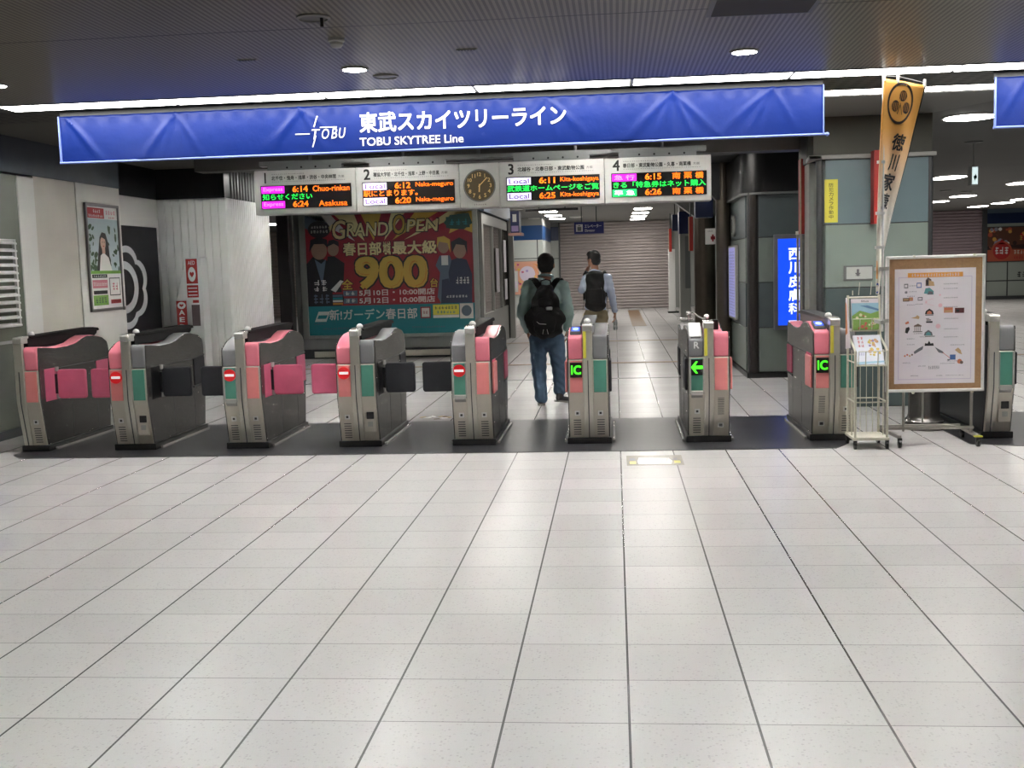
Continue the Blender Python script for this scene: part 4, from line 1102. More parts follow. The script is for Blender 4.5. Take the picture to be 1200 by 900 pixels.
# black hanging board and elevator sign
def hang(name, label, cat, Y, pa, pb, m, rods=(.25, .75), zc=CZ):
    x0, z0 = at(*pa, Y); x1, z1 = at(*pb, Y)
    t = thing(name, label, cat, ((x0+x1)/2, Y, z0))
    mb = MB(); mb.box(x0, x1, Y, Y+.12, z0, z1); o = mb.build('board', m, t, bevel=.006)
    for q in rods:
        xq = x0+(x1-x0)*q; mb = MB(); mb.cyl((xq, Y+.06, z1-.01), (xq, Y+.06, zc), .014, n=10); mb.build('hanger_rod', DGREY, t, smooth=True)
    return t, (x0, z0, x1, z1)
hang('hanging_board', 'thin black hanging board seen under display 3', 'sign', 21.0, (615.5, 248), (677.5, 243), BLACK)
t, (x0, z0, x1, z1) = hang('elevator_sign', 'dark blue hanging elevator sign with white pictogram before the shutter', 'sign', 30.0, (673, 274.5), (707.5, 259.5), mat('sign_navy', (26, 34, 96), .35, emit=.12))
mb = MB(); f = facing(mb, 30.0, x0, z0, x1, z1)
f.rect(.06, .2, .29, .82, 0, 2); f.text('エレベーター', .35, .5, .92, .8, 0, 2, bold=.02); f.text('Elevator', .36, .18, .7, .4, 0, 2, bold=.01); f.rect(.11, .26, .24, .6, 1, 3); f.poly([(.12, .66), (.23, .66), (.175, .76)], 1, 3)
mb.build('lettering', [WHITEINK, MGREY], t)
# inner poster behind the man
Yq = 36.0-.06
x0, z0 = at(597, 345.5, Yq); x1, z1 = at(631, 306, Yq)
t = thing('floral_poster', 'bright pink, orange and yellow poster on the white panel wall behind the man', 'poster', ((x0+x1)/2, Yq, z0))
mb = MB(); mb.box(x0-.03, x1+.03, Yq+.012, Yq+.05, z0-.03, z1+.03); mb.build('frame', LGREY, t)
mb = MB(); f = facing(mb, Yq, x0, z0, x1, z1)
cols = [mat('poster_peach', (236, 176, 150), .5), mat('poster_orange', (240, 160, 90), .5), mat('poster_magenta', (206, 70, 140), .5), mat('poster_yellow', (240, 214, 70), .5), mat('poster_pale', (232, 220, 238), .5), mat('poster_lilac', (176, 150, 210), .5), WHITE]
f.rect(0, 0, 1, 1, 0, 0); f.disc(.62, .62, .26, .24, 4, 2)
rn = random.Random(5)
for k_ in range(26):
    u, v = rn.uniform(.06, .94), rn.uniform(.06, .94); rr = rn.uniform(.03, .07); mm = rn.choice((1, 2, 3, 3, 5))
    n = 10; f.poly([(u+rr*(1 if i % 2 else .5)*math.cos(PI*2*i/n), v+rr*.8*(1 if i % 2 else .5)*math.sin(PI*2*i/n)) for i in range(n)], mm, 3)
f.rect(.06, .08, .30, .72, 6, 4); f.rect(.1, .5, .2, .66, 5, 5); f.rect(.1, .2, .26, .4, 4, 5)
for i in range(8): f.poly([(.8, .95), (.99, 1-.12*i), (.99, .93-.12*i)], 1 if i % 2 else 0, 1.5)
mb.build('print', cols, t)

# ================================================================== LEFT WALL THINGS
def lw(px, py, X=XL): return atX(px, py, X)
ya, z1a = lw(96.7, 237); yb_, _ = lw(135.2, 240.5); _, z0a = lw(103.8, 366); ya2, _ = lw(103.8, 366)
ya = (ya+ya2)/2
X0 = XL+.012
t = thing('wall_poster', 'framed poster of a smiling dark-haired woman among green leaves on the left wall', 'poster', (X0, (ya+yb_)/2, z0a))
fr = .035
mb = MB()
mb.box(X0, X0+.03, ya, ya+fr, z0a, z1a); mb.box(X0, X0+.03, yb_-fr, yb_, z0a, z1a); mb.box(X0, X0+.03, ya, yb_, z1a-fr, z1a); mb.box(X0, X0+.03, ya, yb_, z0a, z0a+fr)
mb.build('frame', mat('satin_steel_frame', (150, 146, 148), .3, metal=.8), t, bevel=.004)
mb = MB(); f = Fr(mb, (X0+.012, ya+fr, z0a+fr), (0, 1, 0), (0, 0, 1), yb_-ya-2*fr, z1a-z0a-2*fr, lay=.0015)
c = [mat('poster_sky', (184, 200, 204), .3), mat('poster_red', (190, 40, 44), .3), mat('poster_leaf', (52, 84, 54), .3), mat('poster_hair', (36, 28, 28), .3), mat('poster_skin', (214, 172, 150), .3), mat('poster_white', (232, 228, 226), .3), mat('poster_lime', (120, 178, 60), .3), INK, mat('poster_pink', (216, 120, 140), .3), GREYINK]
f.rect(0, 0, 1, 1, 0, 0); f.rect(0, .88, 1, 1, 5, 1); f.rect(.0, .885, .56, .985, 1, 2); f.scrib(.2,.935,.45,.97,5,3,4); f.scrib(.05,.895,.52,.92,5,3,9)
f.scrib(.6,.925,.94,.97,8,3,4); f.scrib(.7,.89,.9,.91,1,3,4)
rn = random.Random(9)
for k_ in range(46):
    if k_ % 3: u = rn.uniform(.0, .28)
    else: u = rn.uniform(.62, 1.0)
    v = rn.uniform(.36, .80); rr = rn.uniform(.03, .07); a = rn.uniform(0, PI)
    f.poly([(min(1, max(0, u+rr*math.cos(t_)*math.cos(a)-rr*.5*math.sin(t_)*math.sin(a))), v+.7*(rr*math.cos(t_)*math.sin(a)+rr*.5*math.sin(t_)*math.cos(a))) for t_ in [i*PI/4 for i in range(8)]], 2, 2+.02*k_)
f.poly([(.22, .36), (.30, .56), (.36, .70), (.44, .75), (.56, .74), (.64, .64), (.66, .50), (.70, .42), (.60, .40), (.50, .50), (.40, .36)], 3, 4)
f.disc(.46, .645, .085, .068, 4, 5); f.poly([(.36, .67), (.44, .735), (.56, .70), (.57, .62), (.53, .68), (.42, .70)], 3, 6)
f.poly([(.42, .60), (.52, .60), (.52, .54), (.42, .54)], 4, 4.5); f.poly([(.30, .36), (.36, .52), (.47, .55), (.62, .50), (.72, .36)], 5, 4.2)
f.poly([(.43, .617), (.50, .617), (.465, .605)], 1, 7); f.disc(.435, .652, .011, .006, 3, 7); f.disc(.495, .652, .011, .006, 3, 7)
f.rect(0, 0, 1, .34, 5, 5); f.rect(0, .34, 1, .37, 6, 6); f.rect(.04, .30, .52, .335, 7, 7); f.scrib(.08,.308,.48,.327,5,8,9)
f.rect(.04, .20, .52, .28, 8, 7); f.scrib(.06,.22,.50,.26,5,8,9); f.rect(.06, .14, .5, .175, 7, 7); f.rect(.04, .03, .52, .13, 6, 7); f.scrib(.1,.05,.46,.11,2,8,4)
f.rect(.58, .12, .94, .30, 9, 7); f.rect(.6, .13, .92, .29, 5, 8); f.scrib(.66,.17,.86,.25,8,9,2); f.rect(.6, .04, .94, .08, 1, 7)
mb.build('print', c, t)
mb = MB(); mb.box(X0+.03, X0+.045, yb_-.05, yb_-.01, z0a-.005, z0a+.035); mb.build('frame_lock', CHROME, t)

# black sign with white flower outline around a D
yb0 = lw(141.5, 264, XR)[0]; yb1 = lw(181.0, 267.5, XR)[0]; zt2 = lw(141.5, 264, XR)[1]; zb2 = .78
t = thing('logo_sign', 'black wall sign with white scalloped outline around a letter D', 'sign', (XR, (yb0+yb1)/2, zb2))
mb = MB(); mb.box(XR, XR+.03, yb0-.35, yb1, zb2, zt2); mb.build('panel', mat('sign_black', (26, 26, 30), .35), t, bevel=.003)
mb = MB(); f = Fr(mb, (XR+.03, yb0-.35, zb2), (0, 1, 0), (0, 0, 1), yb1-yb0+.35, zt2-zb2, lay=.0015)
W_ = yb1-yb0+.35; H_ = zt2-zb2
cy_ = .27/W_; cv = (lw(160, 336, XR)[1]-zb2)/H_
# scallops: radius varies
R_ = (lw(171, 330, XR)[0]-(yb0-.35)-.27)
f.ring(cy_, cv, R_/W_, .16, 0, 1, n=90, rv=.56/H_, wob=lambda a: .86+.14*abs(math.sin(3.5*a+.2))**.7 )
f.ring(cy_, cv, .50*R_/W_*1.15, .30, 0, 2, n=40, rv=.345/H_, a0=-PI/2, a1=PI/2)
f.rect(cy_-.12/W_, cv-.345/H_, cy_, cv+.345/H_, 0, 2); f.rect(cy_-.04/W_, cv-.24/H_, cy_+.01/W_, cv+.24/H_, 1, 3)
mb.build('emblem', [mat('sign_white', (212, 212, 214), .4), mat('sign_black', (26, 26, 30), .35)], t)

# vent grille on the left glass
y0v, z1v = lw(1, 280); y1v = lw(15, 280)[0]; z0v = lw(15, 383)[1]
t = thing('louvre_grille', 'white ladder-like louvre grille on the grey-green left wall, at the photo edge', 'vent', (XL, (y0v+y1v)/2, z0v))
mb = MB(); ya0 = y0v-.35
mb.box(XL, XL+.03, ya0, ya0+.02, z0v, z1v); mb.box(XL, XL+.03, y1v-.03, y1v, z0v, z1v); mb.box(XL, XL+.03, ya0, y1v, z1v-.02, z1v); mb.box(XL, XL+.03, ya0, y1v, z0v, z0v+.02)
mb.build('frame', WHITE, t)
n = 12
for i in range(n):
    z = z0v+.03+(z1v-z0v-.06)*i/(n-1)
    mb = MB(); mb.prism_y([(XL+.005, z-.012), (XL+.05, z-.025), (XL+.05, z-.008), (XL+.005, z+.012)], ya0+.02, y1v-.02); mb.build('slat', WHITE, t)
mb = MB(); mb.box(XL, XL+.02, ya0-.6, y1v+.15, z0v-.17, z0v-.14); struct(mb.build('trim_12', LGREY))

# AED cabinet
Yae = 15.45
def ae(px, py): return at(px, py, Yae)
t = thing('defibrillator_stand', 'white slanted AED stand with red heart panels, behind the second gate', 'AED stand', (ae(222, 380)[0], Yae, 0))
L0 = ae(206.5, 352)[0]; L1 = ae(217.5, 302)[0]; RX = ae(236, 320)[0]; ztp = ae(220, 302)[1]; zmd = ae(207, 352)[1]
mb = MB(); mb.prism_y([(L0, 0.0), (RX, 0.0), (RX, ztp), (L1, ztp), (L0, zmd)], Yae, Yae+.26); mb.build('cabinet', WHITE, t, bevel=.008)
mb = MB(); RD = mat('aed_red', (178, 52, 48), .4)
a0, b0 = ae(219.8, 348.8), ae(230.5, 303.2)
f = facing(mb, Yae, a0[0], a0[1], b0[0], b0[1]); f.rect(0, .36, 1, 1, 0, 1); f.rect(0, 0, 1, .32, 0, 1)
f.disc(.5, .6, .34, .19, 1, 2); 
def heart(f, u, v, s, r, m, k):
    pts = []
    for i in range(28):
        a = 2*PI*i/28; pts.append((u+s*(16*math.sin(a)**3)/17, v+r*(13*math.cos(a)-5*math.cos(2*a)-2*math.cos(3*a)-math.cos(4*a))/17))
    f.poly(pts, m, k)
heart(f, .5, .6, .2, .09, 0, 3); f.text('AED', .2, .85, .8, .95, 1, 2)
for i in range(3): f.rect(.1, .05+.09*i, .9, .075+.09*i, 1, 2)
a0, b0 = ae(208.2, 384.5), ae(218.5, 352.4); f = facing(mb, Yae, a0[0], a0[1]-.0, b0[0], b0[1]); f.rect(0, -.2, 1, 1, 0, 1); f.disc(.5, .83, .40, .13, 1, 2); heart(f, .5, .83, .22, .07, 0, 3)
f.text('A', .22, .48, .78, .66, 1, 2, bold=.03); f.text('E', .25, .22, .75, .40, 1, 2, bold=.03); f.text('D', .25, -.04, .75, .14, 1, 2, bold=.03)
a0, b0 = ae(226.2, 355), ae(233, 351.5); f = facing(mb, Yae, a0[0], a0[1], b0[0], b0[1]); f.rect(0, 0, 1, 1, 0, 1)
mb.build('red_panel', [RD, WHITE], t)
a0, b0 = ae(226.2, 382), ae(234, 357); mb = MB(); mb.box(a0[0], b0[0], Yae-.01, Yae, a0[1], b0[1]); mb.build('dark_window', mat('aed_window', (96, 84, 84), .3), t)
# ================================================================== RIGHT SIDE SIGNS
# backlit clinic sign on the pillar face
Ys = Yp-.10
x0, z0 = at(912, 382, Ys); x1, z1 = at(946, 279, Ys); _, z0 = at(930, 381, Ys)
t = thing('lightbox_sign', 'blue backlit clinic sign with white vertical characters on the tiled pillar', 'sign', ((x0+x1)/2, Ys, z0))
mb = MB(); mb.box(x0-.05, x1+.05, Ys, Yp, z0-.06, z1+.06); mb.build('frame', mat('lightbox_frame', (150, 150, 156), .3, metal=.6), t, bevel=.008)
LB = bpy.data.materials.new('blue_backlit_face'); LB.use_nodes = True
b_ = LB.node_tree.nodes['Principled BSDF']; b_.inputs['Base Color'].default_value = (*s2l((20, 70, 220)), 1)
b_.inputs['Emission Color'].default_value = (*s2l((14, 78, 236)), 1); b_.inputs['Emission Strength'].default_value = .95
mb = MB(); mb.box(x0, x1, Ys-.004, Ys+.01, z0, z1); fc = mb.build('face', LB, t)
mb = MB(); f = facing(mb, Ys-.004, x0, z0, x1, z1)
zz = [at(935, q, Ys)[1] for q in (290.5, 304.5, 306.5, 320.5, 322.5, 336.5, 338.5, 352.5, 354.5, 368)]
xa_ = at(924, 330, Ys)[0]; xb_ = at(938.5, 330, Ys)[0]
for i, ch in enumerate('西川皮膚科'):
    f.text(ch, (xa_-x0)/(x1-x0), (zz[2*i+1]-z0)/(z1-z0), (xb_-x0)/(x1-x0), (zz[2*i]-z0)/(z1-z0), 0, 1, bold=.03)
f.text('一', (xa_-x0)/(x1-x0), .025, (xb_-x0)/(x1-x0), .055, 0, 1, bold=.03)
mb.build('lettering', glow('white_backlit_letters', (238, 244, 255), 1.2), fc)
# pale lilac information panel on the pillar's passage side
X_ = px0
yA, zA_ = atX(865.5, 287, X_); yB_, _ = atX(857.5, 300, X_); zB_ = atX(866, 375, X_)[1]
t = thing('information_panel', 'narrow backlit lilac information panel on the passage side of the tiled pillar', 'sign', (X_, (yA+yB_)/2, zB_))
ya, yb = sorted((yA, yB_)); yb = min(yb, ya+1.2)
mb = MB(); mb.box(X_-.05, X_-.006, ya, yb, zB_, zA_); mb.build('frame', LGREY, t, bevel=.006)
mb = MB(); f = Fr(mb, (X_-.05, yb, zB_), (0, -1, 0), (0, 0, 1), yb-ya, zA_-zB_); f.rect(.05, .03, .95, .97, 0, 1)
for i in range(22): f.scrib(.12, .06+i*.04, .88, .08+i*.04, 1, 2, 12)
mb.build('print', [glow('lilac_backlit_face', (150, 150, 200), .5), mat('violet_print', (90, 84, 150), .5)], t)
# round disc sign high on the passage side
yq, zq = atX(861, 265, X_)
t = thing('round_sign', 'small white round sign on the passage side of the tiled pillar', 'sign', (X_, yq, zq))
mb = MB(); mb.lathe((X_-.02, yq, zq), [(.0, -.02), (.16, -.02), (.16, .0), (.15, .02)], n=28, axis='x'); mb.build('disc', LGREY, t)
mb = MB(); mb.box(X_-.045, X_-.04, yq-.03, yq+.03, zq-.1, zq+.1); mb.build('mark', INK, t)
# red vertical boards
def red_board(px_a, px_b, py_t, py_b, Y, label, name='red_hanging_sign'):
    x0, z1 = at(px_a, py_t, Y); x1, _ = at(px_b, py_t, Y); _, z0 = at((px_a+px_b)/2, py_b, Y)
    t = thing(name, label, 'sign', ((x0+x1)/2, Y, z0), 0, 'narrow red vertical signs')
    mb = MB(); mb.box(x0, x1, Y, Y+.15, z0, z1); mb.build('board', mat('deep_red_board', (176, 42, 34), .45, noise=.04), t, bevel=.006)
    mb = MB(); mb.box(x0-.006, x0+.008, Y-.008, Y+.02, z0, z1); mb.build('edge_strip', mat('cream_edge', (212, 190, 160), .5), t)
    mb = MB(); mb.box((x0+x1)/2-.012, (x0+x1)/2+.012, Y+.04, Y+.12, z1, min(CZ, z1+.6)); mb.build('bracket', DGREY, t)
red_board(938, 947.5, 186, 274, 13.2, 'tall narrow red sign left of the wide tiled column')
red_board(807, 812, 254, 294, 24.0, 'narrow red sign between the inner right columns')
red_board(783.5, 787, 268, 295, 36.0, 'farthest narrow red sign, beside the roller shutter')
t = thing('red_corner_board', 'red vertical board edge behind the orange hanging flag', 'sign', (at(1027, 180, 12.3)[0], 12.3, at(1027, 262, 12.3)[1]))
x0, z1 = at(1024.5, 176, 12.3); x1, _ = at(1032, 176, 12.3); z0 = at(1027, 262, 12.3)[1]
mb = MB(); mb.box(x0, x1, 12.3, 12.46, z0, z1); mb.build('board', MATS['deep_red_board'], t)
mb = MB(); mb.box(x0+.01, x1-.01, 12.46, 12.5, z0+.1, z1-.1); mb.build('bracket', DGREY, t)
# navy boxes further in
def navy(px_a, py_t, px_b, py_b, Y, label):
    x0, z1 = at(px_a, py_t, Y); x1, z0 = at(px_b, py_b, Y)
    t = thing('navy_hanging_sign', label, 'sign', ((x0+x1)/2, Y, z0), 0, 'navy signs hung along the inner right side')
    mb = MB(); mb.box(x0, x1, Y, Y+.25, z0, z1); mb.build('box', mat('slate_navy_panel', (38, 52, 92), .35), t, bevel=.008)
    mb = MB(); mb.cyl(((x0+x1)/2, Y+.12, z1), ((x0+x1)/2, Y+.12, CZ), .015, n=10); mb.build('hanger_rod', DGREY, t)
navy(814.5, 229.5, 836, 254.5, 19.5, 'blank navy hanging sign just below departure display 4')
navy(787.5, 251.5, 794.5, 270.5, 30.0, 'small navy hanging sign farther in, beside the shutter')
# vending machine like pale posts near shutter
x0, z1 = at(783.5, 292, 36.5); x1, _ = at(791, 292, 36.5)
t = thing('white_post', 'white upright post at the right end of the roller shutter', 'post', ((x0+x1)/2, 36.5, 0))
mb = MB(); mb.box(x0, x1, 36.5, 36.9, .04, z1); mb.build('body', WHITE, t, bevel=.01)
mb = MB(); mb.box(x0-.04, x1+.1, 36.45, 36.95, 0, .05); mb.build('foot', BLACK, t)
# red cross first aid sign
x0, z0 = at(827, 286.5, 18.2); x1, z1 = at(838.5, 267.5, 18.2)
t = thing('first_aid_sign', 'white sign with dark red cross mark on the inner green wall', 'sign', ((x0+x1)/2, 18.25, z0))
mb = MB(); mb.box(x0, x1, 18.2, 18.28, z0, z1); mb.build('plate', WHITE, t, bevel=.003)
mb = MB(); f = facing(mb, 18.2, x0, z0, x1, z1); f.rect(.5, .3, .95, .5, 0, 1); f.rect(.64, .18, .80, .62, 0, 1); f.scrib(.2, .78, .7, .88, 1, 1, 4); mb.build('print', [mat('dark_red_print', (150, 30, 44), .5), GREYINK], t)

# yellow camera notice and arrow notice on the wide column
Yn = Yc-.0004
x0, z0 = at(966.2, 261, Yn); x1, z1 = at(981.8, 210, Yn)
t = thing('yellow_notice', 'tall yellow security-camera notice on the tiled column', 'notice', ((x0+x1)/2, Yn, z0))
mb = MB(); mb.box(x0, x1, Yn-.004, Yn, z0, z1); mb.build('sheet', YELLOWM, t)
mb = MB(); f = facing(mb, Yn-.004, x0, z0, x1, z1); f.vtext('防犯カメラ作動中', .33, .08, .66, .92, 0, 1, bold=.01); mb.build('lettering', mat('brown_ink', (110, 100, 50), .5), t)
x0, z0 = at(988.5, 328.5, Yn); x1, z1 = at(1023, 310.5, Yn); z0 = at(1005, 328.5, Yn)[1]
t = thing('arrow_notice', 'small framed white notice with a downward arrow on the tiled column', 'notice', ((x0+x1)/2, Yn, z0))
mb = MB(); mb.box(x0, x1, Yn-.012, Yn, z0, z1); mb.build('frame', MGREY, t, bevel=.003)
mb = MB(); f = facing(mb, Yn-.012, x0, z0, x1, z1); f.rect(.09, .1, .97, .9, 0, 1); f.poly([(.44, .75), (.52, .75), (.52, .5), (.58, .5), (.48, .25), (.38, .5), (.44, .5)], 1, 2); f.rect(.40, .3, .56, .34, 1, 2)
mb.build('print', [mat('grey_white_sheet', (196, 200, 196), .5), GREYINK], t)
# clear wrapped stand between pillar and column
x0, z0 = at(944, 390, 13.4); x1, z1 = at(955.5, 272, 13.4)
t = thing('leaflet_tower', 'tall clear acrylic case with grey leaflets between the pillar and the tiled column', 'display case', ((x0+x1)/2, 13.4, 0))
mb = MB(); mb.box(x0-.03, x1-.02, 13.42, 13.62, .3, z1-.02); mb.build('leaflets', mat('grey_leaflets', (150, 146, 144), .6, noise=.25, nscale=14), t)
mb = MB(); 
for a in (x0-.05, x1+.02): mb.box(a-.012, a+.012, 13.4, 13.43, 0, z1); mb.box(a-.012, a+.012, 13.62, 13.65, 0, z1)
mb.box(x0-.07, x1+.04, 13.38, 13.66, z1-.02, z1+.02); mb.box(x0-.08, x1+.05, 13.36, 13.68, 0, .05)
mb.build('frame', STEEL, t, bevel=.003)

# exit sign hanging in the right passage
Y_ = 16.0
x0, z0 = at(1138.2, 217, Y_); x1, z1 = at(1146.5, 194.5, Y_)
t = thing('exit_sign', 'small lit green and white hanging exit sign in the right hand passage', 'exit sign', ((x0+x1)/2, Y_, z0))
mb = MB(); mb.box(x0, x1, Y_, Y_+.14, z0, z1); bx_ = mb.build('housing', WHITE, t, bevel=.004)
mb = MB(); f = facing(mb, Y_, x0, z0, x1, z1); f.rect(.12, .05, .95, .95, 0, 1); f.rect(.35, .35, .8, .5, 1, 2); f.poly([(.5, .2), (.75, .45), (.6, .62), (.4, .4)], 1, 2)
mb.build('pictogram', [glow('exit_sign_white', (225, 245, 245), .9), mat('exit_green', (30, 120, 100), .4)], bx_)
mb = MB(); mb.cyl(((x0+x1)/2, Y_+.07, z1), ((x0+x1)/2, Y_+.07, CZ-.02), .01, n=8); mb.build('hanger_rod', LGREY, t)
mb = MB(); mb.lathe(((x0+x1)/2, Y_+.07, CZ), [(.12, 0), (.12, -.01), (.05, -.03)], n=24); mb.build('ceiling_rose', MGREY, t, smooth=True)
for (px, py, lb) in ((1108, 223, 'left'), (1132, 224, 'right')):
    x, y = onz(px, py, CZ); t = thing('smoke_detector', f'small pale ceiling detector below the exit sign, {lb} of two', 'smoke detector', (x, y, CZ), 0, 'detectors in the right passage')
    mb = MB(); mb.lathe((x, y, CZ), [(.13, 0), (.13, -.02), (.05, -.03)], n=20); mb.build('body', LGREY, t, smooth=True)
for (px, py, lb) in ((606, 244, 'beside the projecting sign'), (626, 255.5, 'above the blue wall band'), (675, 253.5, 'just left of the elevator sign')):
    x, y = onz(px, py, CZ); t = thing('smoke_detector', f'small pale inner ceiling detector {lb}', 'smoke detector', (x, y, CZ), 0, 'detectors in the inner ceiling')
    mb = MB(); mb.lathe((x, y, CZ), [(.2, 0), (.2, -.03), (.05, -.05)], n=20); mb.build('body', WHITE, t, smooth=True)
# food poster on the far right wall
Yf = YB-.16
x0, z0 = at(1157, 306.5, Yf); x1, z1 = at(1157+62, 266, Yf); z0 = at(1157, 306.5, Yf)[1]; z1 = at(1157, 267, Yf)[1]
t = thing('food_poster', 'large brown and red food advertisement with a round red badge on the far right wall', 'advertisement', ((x0+x1)/2, Yf, z0))
mb = MB(); mb.box(x0-.03, x1+.03, Yf+.012, Yf+.06, z0-.03, z1+.03); mb.build('frame', DGREY, t)
mb = MB(); f = facing(mb, Yf, x0, z0, x1, z1)
fc_ = [mat('food_brown', (92, 56, 40), .5), mat('food_red', (168, 40, 40), .5), mat('food_cream', (214, 200, 180), .5), mat('food_rust', (176, 84, 60), .5), mat('food_gold', (206, 156, 70), .5), mat('food_dark', (50, 30, 28), .5), mat('food_grey', (140, 138, 150), .5), WHITE]
f.rect(0, 0, 1, 1, 0, 0); f.rect(0, 0, 1, .34, 3, 1); f.poly([(0, .34), (.3, .42), (1, .30), (1, .5), (0, .45)], 5, 1)
rn = random.Random(4)
for k_ in range(34): f.disc(rn.uniform(.03, .48), rn.uniform(.42, .95), rn.uniform(.02, .05), None, rn.choice((2, 6, 3, 4, 0, 7)), 2+.03*k_, n=9)
for k_ in range(26): f.disc(rn.uniform(.5, .98), rn.uniform(.5, .9), rn.uniform(.02, .045), None, rn.choice((5, 4, 1, 0)), 2+.03*k_, n=9)
f.disc(.27, .30, .20, None, 3, 4, n=36); f.disc(.27, .30, .165, None, 1, 5, n=36); f.scrib(.13, .2, .41, .42, 7, 6, 3); f.poly([(.2, .5), (.27, .66), (.34, .5)], 1, 5)
f.scrib(.5, .2, .98, .32, 2, 4, 8); f.scrib(.5, .06, .98, .16, 1, 4, 10); f.scrib(.6, .60, .95, .75, 4, 5, 4)
mb.build('print', fc_, t)
x0, z0 = at(1191.5, 325, YB-.12); x1, z1 = at(1203, 318, YB-.12)
mb = MB(); f = facing(mb, YB-.115, x0, z0, x1, z1); f.scrib(0, 0, 1, 1, 0, 1, 2); tag(mb.build('wall_lettering', INK), 'small black lettering on the grey-green far right wall', 'lettering')

# ================================================================== NOTICE BOARD
Yb_ = 9.86
def bd(px, py): return at(px, py, Yb_)
tl = bd(1038.5, 301.5); tr = bd(1157, 296.5); bl = bd(1037, 460); br = bd(1150.5, 458)
BX0 = (tl[0]+bl[0])/2; BX1 = (tr[0]+br[0])/2; BZ0 = (bl[1]+br[1])/2; BZ1 = (tl[1]+tr[1])/2
t = thing('notice_board', 'cork notice board in white frame on castered stand with a printed map sheet', 'notice board', ((BX0+BX1)/2, Yb_, 0))
fr = .026
mb = MB()
mb.box(BX0, BX0+fr, Yb_-.02, Yb_+.015, BZ0, BZ1); mb.box(BX1-fr, BX1, Yb_-.02, Yb_+.015, BZ0, BZ1); mb.box(BX0, BX1, Yb_-.02, Yb_+.015, BZ0, BZ0+fr); mb.box(BX0, BX1, Yb_-.02, Yb_+.015, BZ1-fr, BZ1)
fo = mb.build('frame', WHITE, t, bevel=.007, seg=3)
mb = MB()
for q in (.28, .88):
    for zq in (BZ1, BZ0): mb.cyl((BX0+(BX1-BX0)*q, Yb_-.024, zq-.004), (BX0+(BX1-BX0)*q, Yb_+.0, zq-.004), .010, n=12)
mb.build('fixing_knob', CREAM, fo)
CORK = mat('brown_cork', (164, 128, 92), .8, noise=.10, nscale=60, bump=.2, bscale=200)
mb = MB(); mb.box(BX0+fr*.6, BX1-fr*.6, Yb_-.008, Yb_+.008, BZ0+fr*.6, BZ1-fr*.6); mb.build('cork_panel', CORK, t)
p0 = bd(1047.5, 450); p1 = bd(1143, 313); sx0, sz0 = p0; sx1 = bd(1142.5, 380)[0]; sz1 = bd(1095, 314.5)[1]
mb = MB(); mb.box(sx0, sx1, Yb_-.011, Yb_-.008, sz0, sz1, 0)
f = facing(mb, Yb_-.011, sx0, sz0, sx1, sz1, lay=.0006)
sheet_m = [PAPER, mat('sheet_border', (206, 196, 214), .5), ORANGEM, mat('sheet_grey', (104, 104, 112), .5), mat('sheet_teal', (90, 150, 156), .5), mat('sheet_red', (196, 90, 84), .5), mat('sheet_blue', (70, 106, 170), .5), INK, mat('sheet_tan', (196, 160, 120), .5), mat('sheet_pink', (230, 190, 200), .5), mat('sheet_darkred', (90, 36, 40), .5), mat('sheet_brown', (110, 90, 84), .5), mat('sheet_orange_red', (206, 120, 90), .5)]
f.rect(.045, .035, .955, .93, 1, 1); f.rect(.055, .042, .945, .923, 0, 2)
f.rect(.16, .925, .84, .965, 2, 3); f.scrib(.2, .932, .80, .958, 0, 4, 18)
def cap(u, v, w_=.10, n=5, m=3): f.scrib(u-w_/2, v, u+w_/2, v+.009, m, 3, n)
# centre column of little buildings
def house(u, v, s, m1, m2):
    f.poly([(u-s, v), (u-s*.8, v+s*.5), (u, v+s*.9), (u+s*.8, v+s*.5), (u+s, v)], m1, 3); f.poly([(u-s*.55, v+.002), (u-s*.5, v+s*.36), (u, v+s*.6), (u+s*.5, v+s*.36), (u+s*.55, v+.002)], m2, 4)
f.poly([(.38, .85), (.38, .90), (.41, .925), (.45, .905), (.46, .85)], 11, 3); f.poly([(.42, .85), (.42, .90), (.48, .885), (.49, .85)], 8, 4); f.rect(.39, .86, .41, .90, 7, 5)
f.poly([(.36, .785), (.38, .83), (.43, .835), (.48, .805), (.48, .775)], 4, 3); f.poly([(.40, .775), (.42, .805), (.47, .80), (.47, .775)], 3, 4)
f.line([(.38, .72), (.48, .74)], .003, 9, 3); f.line([(.38, .70), (.48, .68)], .003, 9, 3); f.disc(.39, .71, .012, None, 9, 3)
house(.43, .605, .055, 7, 12); f.rect(.38, .595, .48, .602, 7, 5)
f.rect(.39, .53, .47, .545, 7, 3); f.rect(.395, .55, .45, .56, 11, 3); f.rect(.39, .565, .43, .57, 7, 3)
house(.42, .42, .055, 3, 4); f.rect(.38, .41, .50, .416, 7, 4); cap(.35, .405, .08)
f.poly([(.375, .33), (.38, .355), (.41, .35), (.43, .375), (.45, .35), (.48, .355), (.49, .33)], 7, 3)
